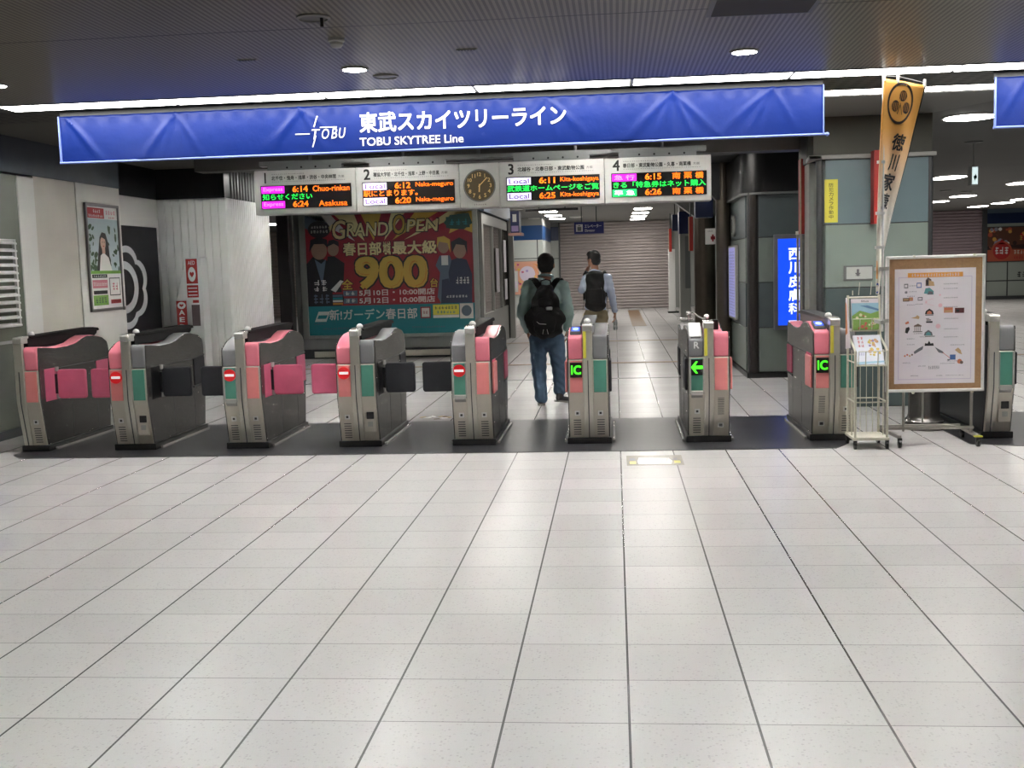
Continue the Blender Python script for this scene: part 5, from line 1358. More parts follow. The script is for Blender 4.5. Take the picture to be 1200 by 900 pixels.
# left column
for (u, v, w_, h_, m) in ((.14, .835, .05, .038, 3), (.30, .835, .06, .045, 6), (.14, .72, .08, .03, 11), (.20, .725, .05, .03, 12), (.315, .725, .06, .03, 3), (.14, .79, .03, .018, 3)): f.rect(u-w_/2, v, u+w_/2, v+h_, m, 3); f.rect(u-w_/2+.008, v+.008, u+w_/2-.01, v+h_-.008, 0 if m in (3, 6) else 8, 4)
for (u, v) in ((.22, .85), (.22, .80), (.2, .76), (.2, .685), (.3, .69), (.2, .34), (.2, .39), (.15, .18), (.34, .15)): cap(u, v)
f.poly([(.20, .575), (.26, .585), (.28, .60), (.31, .585), (.30, .565), (.26, .57)], 8, 3); f.poly([(.13, .535), (.17, .55), (.18, .53), (.14, .52)], 12, 3)
f.poly([(.13, .45), (.16, .44), (.19, .48), (.18, .50), (.14, .49)], 7, 3)
for i in range(5): f.rect(.245+i*.018, .46, .252+i*.018, .50, 11, 3)
f.rect(.24, .50, .335, .508, 11, 3); f.poly([(.24, .508), (.335, .508), (.29, .525)], 11, 3); f.rect(.23, .452, .345, .458, 7, 3); cap(.29, .435, .11, 6, 7)
# right column captions and small photo tiles
for (u, v) in ((.69, .86), (.69, .82), (.69, .74), (.69, .66), (.7, .56), (.7, .47), (.7, .40), (.78, .33), (.74, .19), (.66, .17)): cap(u, v, .18, 10)
f.rect(.61, .615, .72, .66, 12, 3); f.rect(.745, .61, .86, .655, 10, 3); f.rect(.62, .62, .71, .635, 8, 4); f.rect(.76, .62, .80, .64, 7, 4)
f.disc(.565, .68, .025, None, 9, 3); f.disc(.54, .50, .03, None, 9, 3); f.disc(.56, .77, .012, None, 9, 3)
# foot of the sheet
f.poly([(.25, .26), (.35, .30), (.36, .33), (.30, .31), (.24, .28)], 3, 3); f.poly([(.50, .32), (.60, .28), (.62, .26), (.55, .27)], 3, 3); f.line([(.60, .27), (.70, .215)], .004, 5, 3)
f.rect(.69, .205, .76, .25, 6, 3); f.rect(.66, .20, .69, .21, 3, 3); f.poly([(.75, .29), (.80, .26), (.84, .25), (.82, .29), (.79, .31)], 8, 3); f.disc(.81, .19, .03, None, 12, 3); f.disc(.835, .18, .02, None, 11, 4)
for i in range(4): f.disc(.13+i*.03, .245+.01*(i % 2), .012, None, (12, 5, 8, 11)[i], 3, n=10)
f.scrib(.42, .125, .56, .155, 3, 3, 7); f.scrib(.2, .065, .3, .075, 3, 3, 8); f.scrib(.52, .065, .60, .072, 7, 3, 6); f.scrib(.64, .066, .86, .073, 3, 3, 16)
mb.build('map_sheet', sheet_m, t)
# stand: uprights, feet, rails, casters
TUBE = mat('grey_stand_tube', (168, 166, 160), .35, metal=.5)
mb = MB()
for x in (BX0+.012, BX1-.09): 
    mb.cyl((x, Yb_+.03, .10), (x, Yb_+.03, BZ1-.02), .013, n=12)
mb.build('upright', TUBE, t, smooth=True)
mb = MB(); mb.cyl((BX0+.16, Yb_+.03, .12), (BX0+.16, Yb_+.03, BZ0+.02), .012, n=10); mb.build('brace', TUBE, t, smooth=True); mb = MB(); mb.cyl((BX0+.37, Yb_+.22, .16), (BX0+.37, Yb_+.22, BZ0+.15), .009, n=10); mb.build('brace', TUBE, t, smooth=True)
mb = MB(); mb.box(BX0+.0, BX1-.07, Yb_+.015, Yb_+.045, .135, .16); mb.box(BX0+.02, BX1-.08, Yb_+.36, Yb_+.385, .10, .13); mb.build('cross_rail', TUBE, t, bevel=.003)
for x, rot in ((BX0+.10, .06), (BX1-.07, 0)):
    mb = MB()
    pts = [(x-rot, Yb_+.42), (x-rot+.032, Yb_+.42), (x+.016, Yb_-.10), (x-.016, Yb_-.10)]
    mb.prism_z(pts, .075, .105); ft = mb.build('foot', TUBE, t, bevel=.004)
    for (xx, yy) in ((x, Yb_-.10), (x-rot+.016, Yb_+.40)):
        mb = MB(); mb.cyl((xx-.013, yy, .034), (xx+.013, yy, .034), .034, n=20); mb.box(xx-.018, xx+.018, yy-.012, yy+.012, .04, .082); mb.build('caster', BLACK, ft, bevel=.003)
mb = MB(); mb.box(BX1-.075-.03, BX1-.075+.035, Yb_-.13, Yb_-.09, .085, .095); mb.build('brake_tape', YELLOWM, t)

# stainless cylinder behind the board
cxx, cyy = 2.865, 10.85
t = thing('stainless_bin', 'round stainless steel bin with flared base behind the notice board', 'bin', (cxx, cyy, 0))
mb = MB(); mb.lathe((cxx, cyy, 0), [(.19, .0), (.20, .03), (.17, .055), (.185, .08), (.15, .11), (.142, .14), (.14, .62), (.146, .64), (.146, .70), (.12, .72), (.115, .66)], n=40); mb.build('body', STEELD, t, smooth=True)
mb = MB(); mb.lathe((cxx, cyy, 0), [(.10, .66), (.10, .69), (.03, .70)], n=30); mb.build('lid', CHROME, t, smooth=True)

# ================================================================== BROCHURE RACK
def on(px, py, Y): return at(px, py, Y)
RY0, RY1 = 9.70, 10.02
rx0 = onz(998, 521)[0]; rx1 = onz(1037, 521)[0]; RX0 = 2.00; RX1 = 2.262
zt_r = at(1000, 346, RY1)[1]; zmid = at(992, 412, RY0)[1]
t = thing('brochure_rack', 'cream wire brochure rack on casters beside the pink gate', 'rack', ((RX0+RX1)/2, (RY0+RY1)/2, 0))
mb = MB()
for x in (RX0, RX1): 
    mb.cyl((x, RY0, .075), (x, RY0, zmid), .011, n=10)
    mb.tube([(x, RY0, zmid-.005), (x, RY0+.05, zmid+.02), (x, RY1-.06, zmid+.10), (x, RY1-.03, zmid+.16), (x, RY1, zt_r)], .010, n=10)
    mb.cyl((x, RY1, .075), (x, RY1, zt_r), .011, n=10)
    for z in (.40, zmid-.10): mb.cyl((x, RY0, z), (x, RY1, z), .007, n=8)
    for y in (RY0+.15,): mb.cyl((x, y, .09), (x, y, zmid), .005, n=8)
for z in (.40,): mb.cyl((RX0, RY0, z), (RX1, RY0, z), .006, n=8); mb.cyl((RX0, RY1, z), (RX1, RY1, z), .006, n=8)
mb.cyl((RX0, RY1, zt_r-.02), (RX1, RY1, zt_r-.02), .008, n=8)
mb.build('frame', CREAM, t, smooth=True)
mb = MB(); mb.box(RX0-.02, RX1+.02, RY0-.015, RY1+.02, .075, .10)
mb.build('base_tray', CREAM, t, bevel=.006)
mb = MB()
for i in range(4):
    x = RX0+(RX1-RX0)*(i+1)/5; mb.cyl((x, RY1-.01, .10), (x, RY1-.01, zmid+.02), .003, n=6)
mb.build('back_wires', CREAM, t, smooth=True)
mb = MB(); mb.tube([(RX0+.09, RY1, zt_r), (RX0+.10, RY1, zt_r+.11)], .0025, n=6); mb.tube([(RX0+.19, RY1, zt_r), (RX0+.20, RY1, zt_r+.11)], .0025, n=6); mb.tube([(RX0+.04, RY1, zt_r), (RX0+.04, RY1, zt_r+.04)], .004, n=6)
mb.build('top_wire', CREAM, t, smooth=True)
# pockets of bent wire
for nm, z0_, y0_, hh in (('upper', zmid+.16, RY1-.07, .10), ('lower', zmid-.12, RY0+.015, .12)):
    mb = MB()
    mb.tube([(RX0+.02, y0_-.03, z0_), (RX0+.02, y0_-.045, z0_+hh), (RX1-.02, y0_-.045, z0_+hh), (RX1-.02, y0_-.03, z0_)], .004, n=6)
    for x in (RX0+.08, RX0+.18): mb.tube([(x, y0_+.05, z0_-.01), (x, y0_-.03, z0_), (x, y0_-.045, z0_+hh)], .004, n=6)
    mb.box(RX0+.01, RX1-.01, y0_-.035, y0_+.07, z0_-.008, z0_)
    mb.build('pocket', CREAM, t)
for (xx, yy) in ((RX0, RY0), (RX1, RY0), (RX0, RY1), (RX1, RY1)):
    mb = MB(); mb.cyl((xx-.011, yy, .030), (xx+.011, yy, .030), .030, n=18); mb.box(xx-.015, xx+.015, yy-.01, yy+.01, .035, .078); mb.build('caster', BLACK, t, bevel=.003)
def booklet(label, z0, y0, h, lean, art, w0=RX0+.02, w1=RX1-.016, th=.02, curl=0.0):
    t = thing('brochure', label, 'brochure', ((w0+w1)/2, y0, z0), 0, 'brochures standing in the wire rack')
    dn = Vector((0, lean, math.sqrt(1-lean*lean)))
    n = Vector((1, 0, 0)).cross(dn)
    mb = MB()
    A = Vector((w0, y0, z0)); B = Vector((w1, y0, z0)); up = dn*h; bk = -n*th
    vs = [A, B, B+bk, A+bk, A+up, B+up, B+up+bk, A+up+bk]
    mb.add(vs, [(0,3,2,1),(4,5,6,7),(0,1,5,4),(1,2,6,5),(2,3,7,6),(3,0,4,7)]); mb.build('pages', PAPER, t)
    mb = MB(); f = Fr(mb, A, (1, 0, 0), dn, w1-w0, h, lay=.0008); ms = art(f); mb.build('cover', ms, t)
def art1(f):
    f.rect(0, 0, 1, 1, 0, 1); f.poly([(0, .45), (.3, .62), (.7, .52), (1, .6), (1, .0), (0, .0)], 2, 2); f.rect(0, .86, 1, 1, 1, 2); f.scrib(.35, .885, .65, .95, 5, 3, 4)
    f.poly([(.3, .78), (.6, .70), (1, .60), (1, .66), (.6, .78)], 6, 3)
    rn = random.Random(2)
    for k in range(30): f.disc(rn.uniform(.05, .95), rn.uniform(.05, .5), rn.uniform(.03, .07), None, rn.choice((2, 3, 4, 7)), 3+.05*k, n=8)
    return [mat('brochure_sky', (156, 196, 216), .4), PAPER, mat('brochure_green', (132, 170, 90), .4), mat('brochure_red', (206, 100, 90), .4), mat('brochure_lime', (196, 206, 110), .4), INK, mat('brochure_blue', (100, 136, 180), .4), mat('brochure_cream', (230, 224, 190), .4)]
def art2(f):
    f.rect(0, 0, 1, 1, 0, 1)
    for j in range(3): f.scrib(.12, .84-.13*j, .36, .94-.13*j, 1, 2, 2)
    rn = random.Random(8)
    for k in range(22): f.disc(rn.uniform(.5, .92), rn.uniform(.3, .85), rn.uniform(.03, .07), None, rn.choice((2, 3, 4, 2)), 2+.05*k, n=9)
    f.poly([(0, .0), (1, .06), (1, .12), (0, .08)], 5, 2); f.scrib(.1, .3, .4, .4, 4, 2, 4)
    return [mat('brochure_pale', (222, 226, 236), .4), mat('brochure_pinkred', (210, 86, 96), .4), mat('brochure_gold', (216, 190, 100), .4), mat('brochure_tan', (206, 160, 120), .4), mat('brochure_lilac', (150, 140, 186), .4), mat('brochure_sky', (156, 196, 216), .4)]
booklet('brochure with sky and green landscape cover in the upper rack pocket', zmid+.163, RY1-.085, .27, .16, art1)
booklet('pale brochure with red characters in the lower rack pocket', zmid-.115, RY0+.025, .30, .62, art2)
# leaning side leaflet
t = thing('side_leaflet', 'white and orange leaflet clipped to the left side of the wire rack', 'leaflet', (RX0-.02, RY1-.1, zmid))
mb = MB(); mb.prism_x([(RY0+.12, zmid+.02), (RY1-.02, zmid+.0), (RY1-.01, zt_r-.02), (RY1-.05, zt_r-.03)], RX0-.022, RX0-.015); mb.build('sheet', PAPER, t)
mb = MB(); mb.prism_x([(RY1-.10, zmid+.14), (RY1-.03, zmid+.12), (RY1-.025, zt_r-.06), (RY1-.05, zt_r-.08)], RX0-.025, RX0-.022); mb.build('print', mat('leaflet_orange', (206, 130, 84), .5), t)

# ================================================================== HANGING FLAG ON A POLE
YN = 9.62
tx, tz = at(1035.5, 88, YN)
polex = tx
t = thing('flag', 'tall orange-to-white vertical flag with crest and brush characters on a white pole', 'flag', (polex, YN, 0))
bx_, bz_ = at(1031.5, 345, YN)
mb = MB(); mb.cyl((polex+.0, YN, 1.0), (polex, YN, tz+.02), .0095, n=12); mb.build('pole', WHITE, t, smooth=True)

for zc_ in (1.06, 1.50):
    mb = MB(); mb.box(polex-.018, polex+.018, YN-.014, Yb_-.018, zc_, zc_+.03); mb.box(polex-.018, BX0+.02, Yb_-.03, Yb_-.018, zc_, zc_+.03); mb.build('clamp', LGREY, t)
ex, ez = at(1086, 99, YN)
mb = MB(); mb.tube([(polex, YN, tz-.01), (polex+.12, YN+.01, tz-.018), (ex, YN+.02, ez+.01)], .006, n=8); mb.build('top_bar', BLACK, t, smooth=True)
# cloth: left edge px(py), right edge px(py)
LE = [(92, 1036), (140, 1032), (200, 1029), (260, 1027.5), (345, 1026)]
RE = [(100, 1085), (140, 1076), (180, 1067), (220, 1056.5), (260, 1046), (300, 1037.5), (345, 1033)]
def interp(tab, y):
    for (a, b), (c, d) in zip(tab[:-1], tab[1:]):
        if y <= c: return b+(d-b)*max(0, (y-a))/(c-a)
    return tab[-1][1]
FW = .36
def flagp(u, v, k=0):     # v 1 top .. 0 bottom
    pyl = 92+(1-v)*253; pyr = 100+(1-v)*245
    py = pyl+(pyr-pyl)*u
    pl = interp(LE, py); pr = interp(RE, py)
    px = pl+(pr-pl)*u
    x, z = at(px, py, YN)
    w_ = (pr-pl)*YN/FPX
    fold = math.sqrt(max(0, FW**2-w_**2))
    y = YN-.012 + fold*.28*math.sin(u*PI*.5)**2 + .012*math.sin(u*9+v*7)*(1-v*.6) + .02*math.sin(u*PI*2)*(1-v)
    return Vector((x, y-.0018*k, z))
FM = bpy.data.materials.new('flag_cloth'); FM.use_nodes = True; nt = FM.node_tree; b_ = nt.nodes['Principled BSDF']
tc = nt.nodes.new('ShaderNodeNewGeometry'); sp = nt.nodes.new('ShaderNodeSeparateXYZ'); nt.links.new(tc.outputs['Position'], sp.inputs[0])
mr = nt.nodes.new('ShaderNodeMapRange'); mr.inputs['From Min'].default_value = at(1040, 250, YN)[1]; mr.inputs['From Max'].default_value = at(1040, 150, YN)[1]; nt.links.new(sp.outputs[2], mr.inputs[0])
mxx = nt.nodes.new('ShaderNodeMix'); mxx.data_type = 'RGBA'; mxx.inputs[6].default_value = (*s2l((238, 234, 224)), 1); mxx.inputs[7].default_value = (*s2l((250, 184, 92)), 1)
nt.links.new(mr.outputs[0], mxx.inputs[0]); nt.links.new(mxx.outputs[2], b_.inputs['Base Color']); b_.inputs['Roughness'].default_value = .7
mb = MB(); nu, nv = 14, 60; vs = []; fs = []
for j in range(nv+1):
    for i in range(nu+1): vs.append(flagp(i/nu, 1-j/nv))
for j in range(nv):
    for i in range(nu): a = j*(nu+1)+i; fs.append((a, a+nu+1, a+nu+2, a+1))
mb.add(vs, fs); o = mb.build('cloth', FM, t, smooth=True)
so = o.modifiers.new('solid', 'SOLIDIFY'); so.thickness = .002; so.offset = 1
# crest and characters follow the cloth
class CF2(Fr):
    pass
mb = MB(); f = Fr(mb, (0, 0, 0), w=.36, h=2.0, warp=lambda u, v, k: flagp(u, v, k+1))
def vv(py): return 1-(py-96)/249
BRN = mat('dark_brown_ink', (52, 36, 26), .6)
f.ring(.46, vv(121.5), .33, .13, 0, 1, n=36, rv=.098)
for (du, dv, a0) in ((.03, .036, 0), (-.12, -.018, 2.4), (.17, -.014, -2.4)):
    n = 14; pts = []
    for i in range(n):
        a = 2*PI*i/n; rr = 1-.25*abs(math.sin(a/2+a0)); pts.append((.46+du+.115*rr*math.cos(a), vv(121.5)+dv+.031*rr*math.sin(a)))
    f.poly(pts, 0, 1)
    for i in range(5): f.line([(.46+du-.08+.04*i, vv(121.5)+dv-.018), (.46+du-.07+.035*i, vv(121.5)+dv+.018)], .0035, 1, 2)
f.line([(.46, vv(121.5)-.01), (.42, vv(121.5)-.05)], .006, 0, 1); f.line([(.46, vv(121.5)), (.54, vv(121.5)-.05)], .005, 0, 1)
mb.build('crest', [BRN, ORANGEM], t)
mb = MB(); f = Fr(mb, (0, 0, 0), w=.36, h=2.0, warp=lambda u, v, k: flagp(u, v, k+1))
def uu(px, py):
    pl = interp(LE, py); pr = interp(RE, py); return (px-pl)/(pr-pl)
for ch, (xa_, ya_, xb_, yb_) in (('徳', (1046, 176, 1062, 156)), ('川', (1042, 200, 1054, 180)), ('家', (1034, 224, 1049, 203)), ('康', (1033, 246, 1043, 226))):
    f.text(ch, uu(xa_, (ya_+yb_)/2), vv(ya_), uu(xb_, (ya_+yb_)/2), vv(yb_), 0, 1, bold=.035, shear=.18)
mb.build('lettering', INK, t)
mb = MB(); f = Fr(mb, (0, 0, 0), w=.36, h=2.0, warp=lambda u, v, k: flagp(u, v, k+.5))
f.poly([(.97, .99), (1.01, .99), (1.01, .3), (.97, .3)], 0, 1) if 0 else None
for j in range(40):
    v0 = j/40; v1 = (j+1)/40; f.rect(.975, v0, 1.005, v1, 0, 1)
mb.build('edge_binding', BLACK, t)
mb = MB(); f = Fr(mb, (0, 0, 0), w=.36, h=2.0, warp=lambda u, v, k: flagp(u, v, k+1))
f.rect(.05, vv(327), .7, vv(306), 0, 1); f.ring(.35, vv(338), .3, .35, 1, 1, rv=.025, n=16)
mb.build('lower_print', [ORANGEM, mat('flag_blue_ink', (60, 90, 170), .5)], t)
for (u, ) in ((.0,), (.33,), (.97,)):
    p = flagp(u, 1); mb = MB(); mb.box(p.x-.008, p.x+.008, p.y-.012, p.y+.02, p.z-.02, p.z+.045); mb.build('loop', WHITE, t)
mb = MB()
for py in (190, 250, 290): 
    x, z = at(interp(LE, py), py, YN); mb.box(min(x, polex)-.01, polex+.012, YN-.016, YN+.012, z-.012, z+.012)
mb.build('loop', WHITE, t)

# ================================================================== FLOOR STICKERS
x0, y0 = .085, 9.02; x1, y1 = .515, 9.53
t = thing('floor_sticker', 'worn white floor sticker with yellow ends in front of the arrow gate', 'floor sticker', (.3, 9.27, 0))
mb = MB(); mb.box(x0-.015, x1+.015, y0+.03, y1-.0, .0, .0015); mb.build('film', mat('clear_film', (168, 166, 156), .25, noise=.1, nscale=30), t)
mb = MB(); f = Fr(mb, (x0, y0+.05, .0016), (1, 0, 0), (0, 1, 0), x1-x0, .38, lay=.0004)
f.poly([(.18, .1), (.80, .08), (.83, .5), (.78, .85), (.2, .9), (.17, .5)], 0, 1); f.rect(.02, .15, .14, .45, 1, 1); f.rect(.02, .55, .13, .85, 2, 1); f.rect(.86, .2, .98, .5, 1, 1); f.rect(.84, .58, .93, .8, 2, 1)
for i in range(6): f.line([(.25+i*.09, .2), (.3+i*.09, .75)], .006, 3, 2)
mb.build('print', [WHITE, mat('faded_yellow', (214, 208, 120), .5), DGREY, mat('pale_grey_wear', (200, 198, 192), .5)], t)
ax_, ay_ = onz(508, 490); 
t = thing('floor_sticker_remnant', 'torn brown and white sticker remnant on the floor behind the green no-entry gate', 'floor sticker', (ax_, ay_, 0))
mb = MB(); rn = random.Random(6)
for k_ in range(9):
    u = ax_-.14+.32*rn.random(); v = ay_-.10+.25*rn.random(); n = 7
    mb.prism_z([(u+rn.uniform(.02, .06)*math.cos(2*PI*i/n), v+rn.uniform(.02, .07)*math.sin(2*PI*i/n)) for i in range(n)], 0, .002, k_ % 3)
mb.build('flakes', [mat('sticker_brown', (96, 78, 54), .6), WHITE, mat('sticker_tan', (170, 150, 110), .6)], t)
# ================================================================== PEOPLE
def cone(mb, a, ra, b, rb, n=14, caps=True):
    a = Vector(a); b = Vector(b)
    mb.cyl(a, b, ra, rb, n=n)
    if caps: mb.ell(a, ra*.995, nu=n, nv=8); mb.ell(b, rb*.995, nu=n, nv=8)
def chain(mb, pts, rs):
    for (a, b, ra, rb) in zip(pts[:-1], pts[1:], rs[:-1], rs[1:]): cone(mb, a, ra, b, rb)
def remeshed(mb, name, m, parent, voxel=.012, smooth=4, disp=None):
    tmp = mb.build(name+'_tmp', m)
    rmod = tmp.modifiers.new('r', 'REMESH'); rmod.mode = 'VOXEL'; rmod.voxel_size = voxel; rmod.use_smooth_shade = True
    if smooth:
        s = tmp.modifiers.new('s', 'SMOOTH'); s.iterations = smooth; s.factor = .5
    dg = bpy.context.evaluated_depsgraph_get()
    me = bpy.data.meshes.new_from_object(tmp.evaluated_get(dg))
    bpy.data.objects.remove(tmp)
    off = ROOT[parent.name]
    if disp:
        me.update()
        nrm = [v.normal.copy() for v in me.vertices]
        for v, n in zip(me.vertices, nrm): v.co = v.co + n*disp(v.co)
    for v in me.vertices: v.co = v.co-off
    for p in me.polygons: p.use_smooth = True
    me.materials.clear(); me.materials.append(m)
    o = bpy.data.objects.new(name, me); COL.objects.link(o); o.parent = parent; ROOT[o.name] = off
    return o
def hand(mb, w, d, up, side, s=1.0, curl=.5):
    """w wrist, d finger direction, up = back of the hand normal, side=+1 thumb towards up x d"""
    w = Vector(w); d = Vector(d).normalized(); up = Vector(up); up = (up-d*up.dot(d)).normalized(); lat = up.cross(d).normalized()*side
    pm = w+d*.05*s
    for k in (-1.3, -.45, .45, 1.3):
        cone(mb, w+lat*k*.012*s, .017*s, w+d*.085*s+lat*k*.017*s, .0125*s, n=8)
    for i, (k, L) in enumerate(((1.45, .068), (.5, .076), (-.45, .070), (-1.4, .055))):
        p = w+d*.088*s+lat*k*.0175*s; dd = d.copy(); r = .0088*s
        for j, fr in enumerate((.45, .32, .23)):
            a = curl*(.5+.35*j); dd = (dd*math.cos(a)-up*math.sin(a)).normalized()
            q = p+dd*L*fr*s*1.05; cone(mb, p, r, q, r*.92, n=8); p = q; r *= .93
    p = w+d*.025*s+lat*.022*s; q = p+(d*.6+lat*.7-up*.25).normalized()*.038*s; cone(mb, p, .0125*s, q, .010*s, n=8); r_ = q+(d*.9+lat*.2-up*.35).normalized()*.030*s; cone(mb, q, .010*s, r_, .0085*s, n=8)

SKIN = mat('skin', (176, 128, 104), .55, noise=.04, nscale=20)
HAIR = mat('black_hair', (11, 10, 10), .7, noise=.3, nscale=60, bump=.5, bscale=120)
def noise3(seed, sc):
    from mathutils import noise
    return lambda v, a: a*noise.noise(Vector((v.x*sc[0]+seed, v.y*sc[1], v.z*sc[2])))
# ------------------------------------------------------------ man 1
Y1 = 13.12
def q1(px, py, dy=0.0):
    x, z = at(px, py, Y1); return Vector((x, Y1+dy, z))
hip = q1(640.5, 393)
man = thing('person', 'man in grey-green shirt and blue jeans walking away with a big black backpack', 'person', (hip.x, Y1, 0))
mb = MB()
hc = q1(639.5, 309.5, .03)
mb.ell(hc+Vector((0, 0, .012)), (.082, .098, .104)); mb.ell(hc+Vector((0, .035, -.05)), (.062, .07, .070)); 
cone(mb, hc+Vector((0, -.015, -.09)), .062, q1(639.5, 330, -.01), .072)
mb.ell(hc+Vector((-.090, .0, -.018)), (.013, .020, .034)); mb.ell(hc+Vector((.090, .0, -.018)), (.013, .020, .034))
mb.ell(hc+Vector((0, .10, -.015)), (.014, .022, .024)); mb.ell(hc+Vector((0, .085, -.07)), (.03, .02, .015)); mb.ell(hc+Vector((0, .088, .022)), (.05, .02, .014))
shL = q1(619.5, 335.5, .0); shR = q1(659.5, 335.5, .0); elL = q1(613, 366, -.05); elR = q1(665.5, 366, -.04); wrL = q1(617, 387.0, .10); wrR = q1(664.5, 386.5, .12)
chain(mb, [q1(640, 331, 0), q1(640, 352, .0), q1(640, 385, .01), q1(640, 398, .0)], [.09, .11, .105, .11])
chain(mb, [shL, elL, wrL], [.045, .036, .026]); chain(mb, [shR, elR, wrR], [.045, .036, .026])
chain(mb, [shL, q1(640, 333), shR], [.05, .07, .05])
hand(mb, wrL, (.10, .25, -.85), (-1, -.2, 0), 1, 1.0, .35); hand(mb, wrR, (-.05, .35, -.8), (1, -.2, 0), -1, 1.0, .35)
hipL = q1(630.5, 398); hipR = q1(651, 398); knL = q1(631.5, 436, .04); knR = q1(655, 433, .06); anL = q1(634.5, 467.5, .0); anR = q1(655.5, 461, .12)
chain(mb, [hipL, knL, anL], [.08, .055, .038]); chain(mb, [hipR, knR, anR], [.08, .055, .038])
body = remeshed(mb, 'body', SKIN, man, .0075, 2)
mb = MB()
mb.ell(hc+Vector((0, -.012, .030)), (.100, .108, .102)); mb.ell(hc+Vector((0, -.048, -.025)), (.090, .064, .088)); mb.ell(hc+Vector((0, .05, .07)), (.08, .06, .045))
remeshed(mb, 'hair', HAIR, man, .008, 2, disp=lambda v: .003*math.sin(v.x*260)*math.sin(v.z*190+v.y*90))
mb = MB()   # eyes and brows for other viewpoints
for sx in (-1, 1): mb.ell(hc+Vector((sx*.03, .098, .002)), (.011, .006, .005)); mb.box(hc.x+sx*.03-.016, hc.x+sx*.03+.016, hc.y+.092, hc.y+.104, hc.z+.018, hc.z+.024)
mb.build('eyes', INK, man, smooth=True)
SHIRT = mat('grey_green_shirt_cloth', (172, 198, 196), .8, noise=.10, nscale=8, bump=.35, bscale=22)
mb = MB()
mb.ell(q1(639.5, 350, 0), (.215, .145, .19)); mb.ell(q1(639.5, 374, .0), (.20, .14, .21)); mb.ell(q1(640, 389, .0), (.185, .14, .12))
chain(mb, [shL+Vector((.02, 0, .0)), q1(640, 332, -.005), shR-Vector((.02, 0, 0))], [.070, .085, .070])
chain(mb, [shL, elL, wrL+Vector((0, 0, .02))], [.078, .074, .054]); chain(mb, [shR, elR, wrR+Vector((0, 0, .02))], [.078, .072, .052])
cone(mb, q1(639.5, 326, -.005), .066, q1(639.5, 334, -.01), .10)
cone(mb, wrL+Vector((0, 0, .03)), .050, wrL+Vector((.0, .0, -.0)), .045)
def fold(a, sx, sz, seed):
    return lambda v: a*(math.sin(v.z*sz+math.sin(v.x*9+seed)*2.2+v.y*12)*.6+math.sin(v.x*sx+v.z*14+seed)*.4)
remeshed(mb, 'shirt', SHIRT, man, .0095, 3, disp=fold(.006, 30, 62, 1))
mb = MB(); mb.tube([q1(633, 325, .06), q1(631.5, 323.5, .0), q1(634, 322.5, -.06), q1(639.5, 322, -.085), q1(645, 322.5, -.06), q1(647.5, 323.5, 0), q1(646, 325, .06)], .016, n=10); mb.build('collar', SHIRT, man, smooth=True)
JEAN = mat('blue_denim', (84, 108, 134), .85, noise=.22, nscale=9, bump=.3, bscale=40)
mb = MB()
mb.ell(q1(640.5, 397, -.0), (.168, .135, .13))
chain(mb, [hipL, knL, q1(633.5, 455, .01), anL+Vector((0, 0, .02))], [.108, .086, .074, .078]); chain(mb, [hipR, knR, q1(655, 450, .09), anR+Vector((0, 0, .02))], [.108, .086, .072, .074])
remeshed(mb, 'jeans', JEAN, man, .0095, 3, disp=lambda v: (.0035*math.sin(v.z*55+v.x*40+3*math.sin(v.x*12+v.z*5)) if v.z < .62 else .003*math.sin(v.z*40+v.x*30)))
SHOE = mat('dark_grey_shoe', (60, 60, 62), .7, noise=.15, nscale=20); SOLE = mat('pale_sole', (150, 148, 144), .7)
def shoe(parent, an, yaw, pitch, L=.285):
    base = Vector((an.x, an.y, an.z)); rm = Matrix.Rotation(yaw, 3, 'Z') @ Matrix.Rotation(pitch, 3, 'X')
    T = lambda x, y, z: base+rm@Vector((x, y, z))
    mb = MB(); mb.ell(T(0, .0, -.035), (.042, .06, .05), rot=rm); mb.ell(T(0, .10, -.052), (.046, .10, .038), rot=rm); mb.ell(T(0, .165, -.060), (.044, .055, .030), rot=rm); mb.ell(T(0, -.01, .0), (.042, .05, .045), rot=rm)
    s = remeshed(mb, 'shoe', SHOE, parent, .0085, 2)
    mb = MB(); pts = [(-.036, -.06), (.036, -.06), (.042, .0), (.046, .10), (.045, .16), (.03, .21), (-.025, .215), (-.045, .16), (-.042, .08), (-.04, 0)]
    vs = [T(x, y, -.088) for x, y in pts]+[T(x, y, -.064) for x, y in pts]; n = len(pts)
    mb.add(vs, [tuple(range(n))[::-1], tuple(range(n, 2*n))]+[(i, (i+1) % n, (i+1) % n+n, i+n) for i in range(n)])
    o = mb.build('sole', SOLE, s); o.parent = s
    mb = MB()
    for k in range(3): mb.tube([T(-.02, .05+.022*k, -.008-.010*k), T(.02, .05+.022*k, -.008-.010*k)], .0035, n=6)
    mb.build('laces', LGREY, s)
anL.z = .088; anR2 = Vector((anR.x, anR.y, .098))
shoe(man, Vector((anL.x, anL.y, .088)), R(4), 0); shoe(man, Vector((anR.x+.005, anR.y-.02, .108)), R(-38), R(-9))

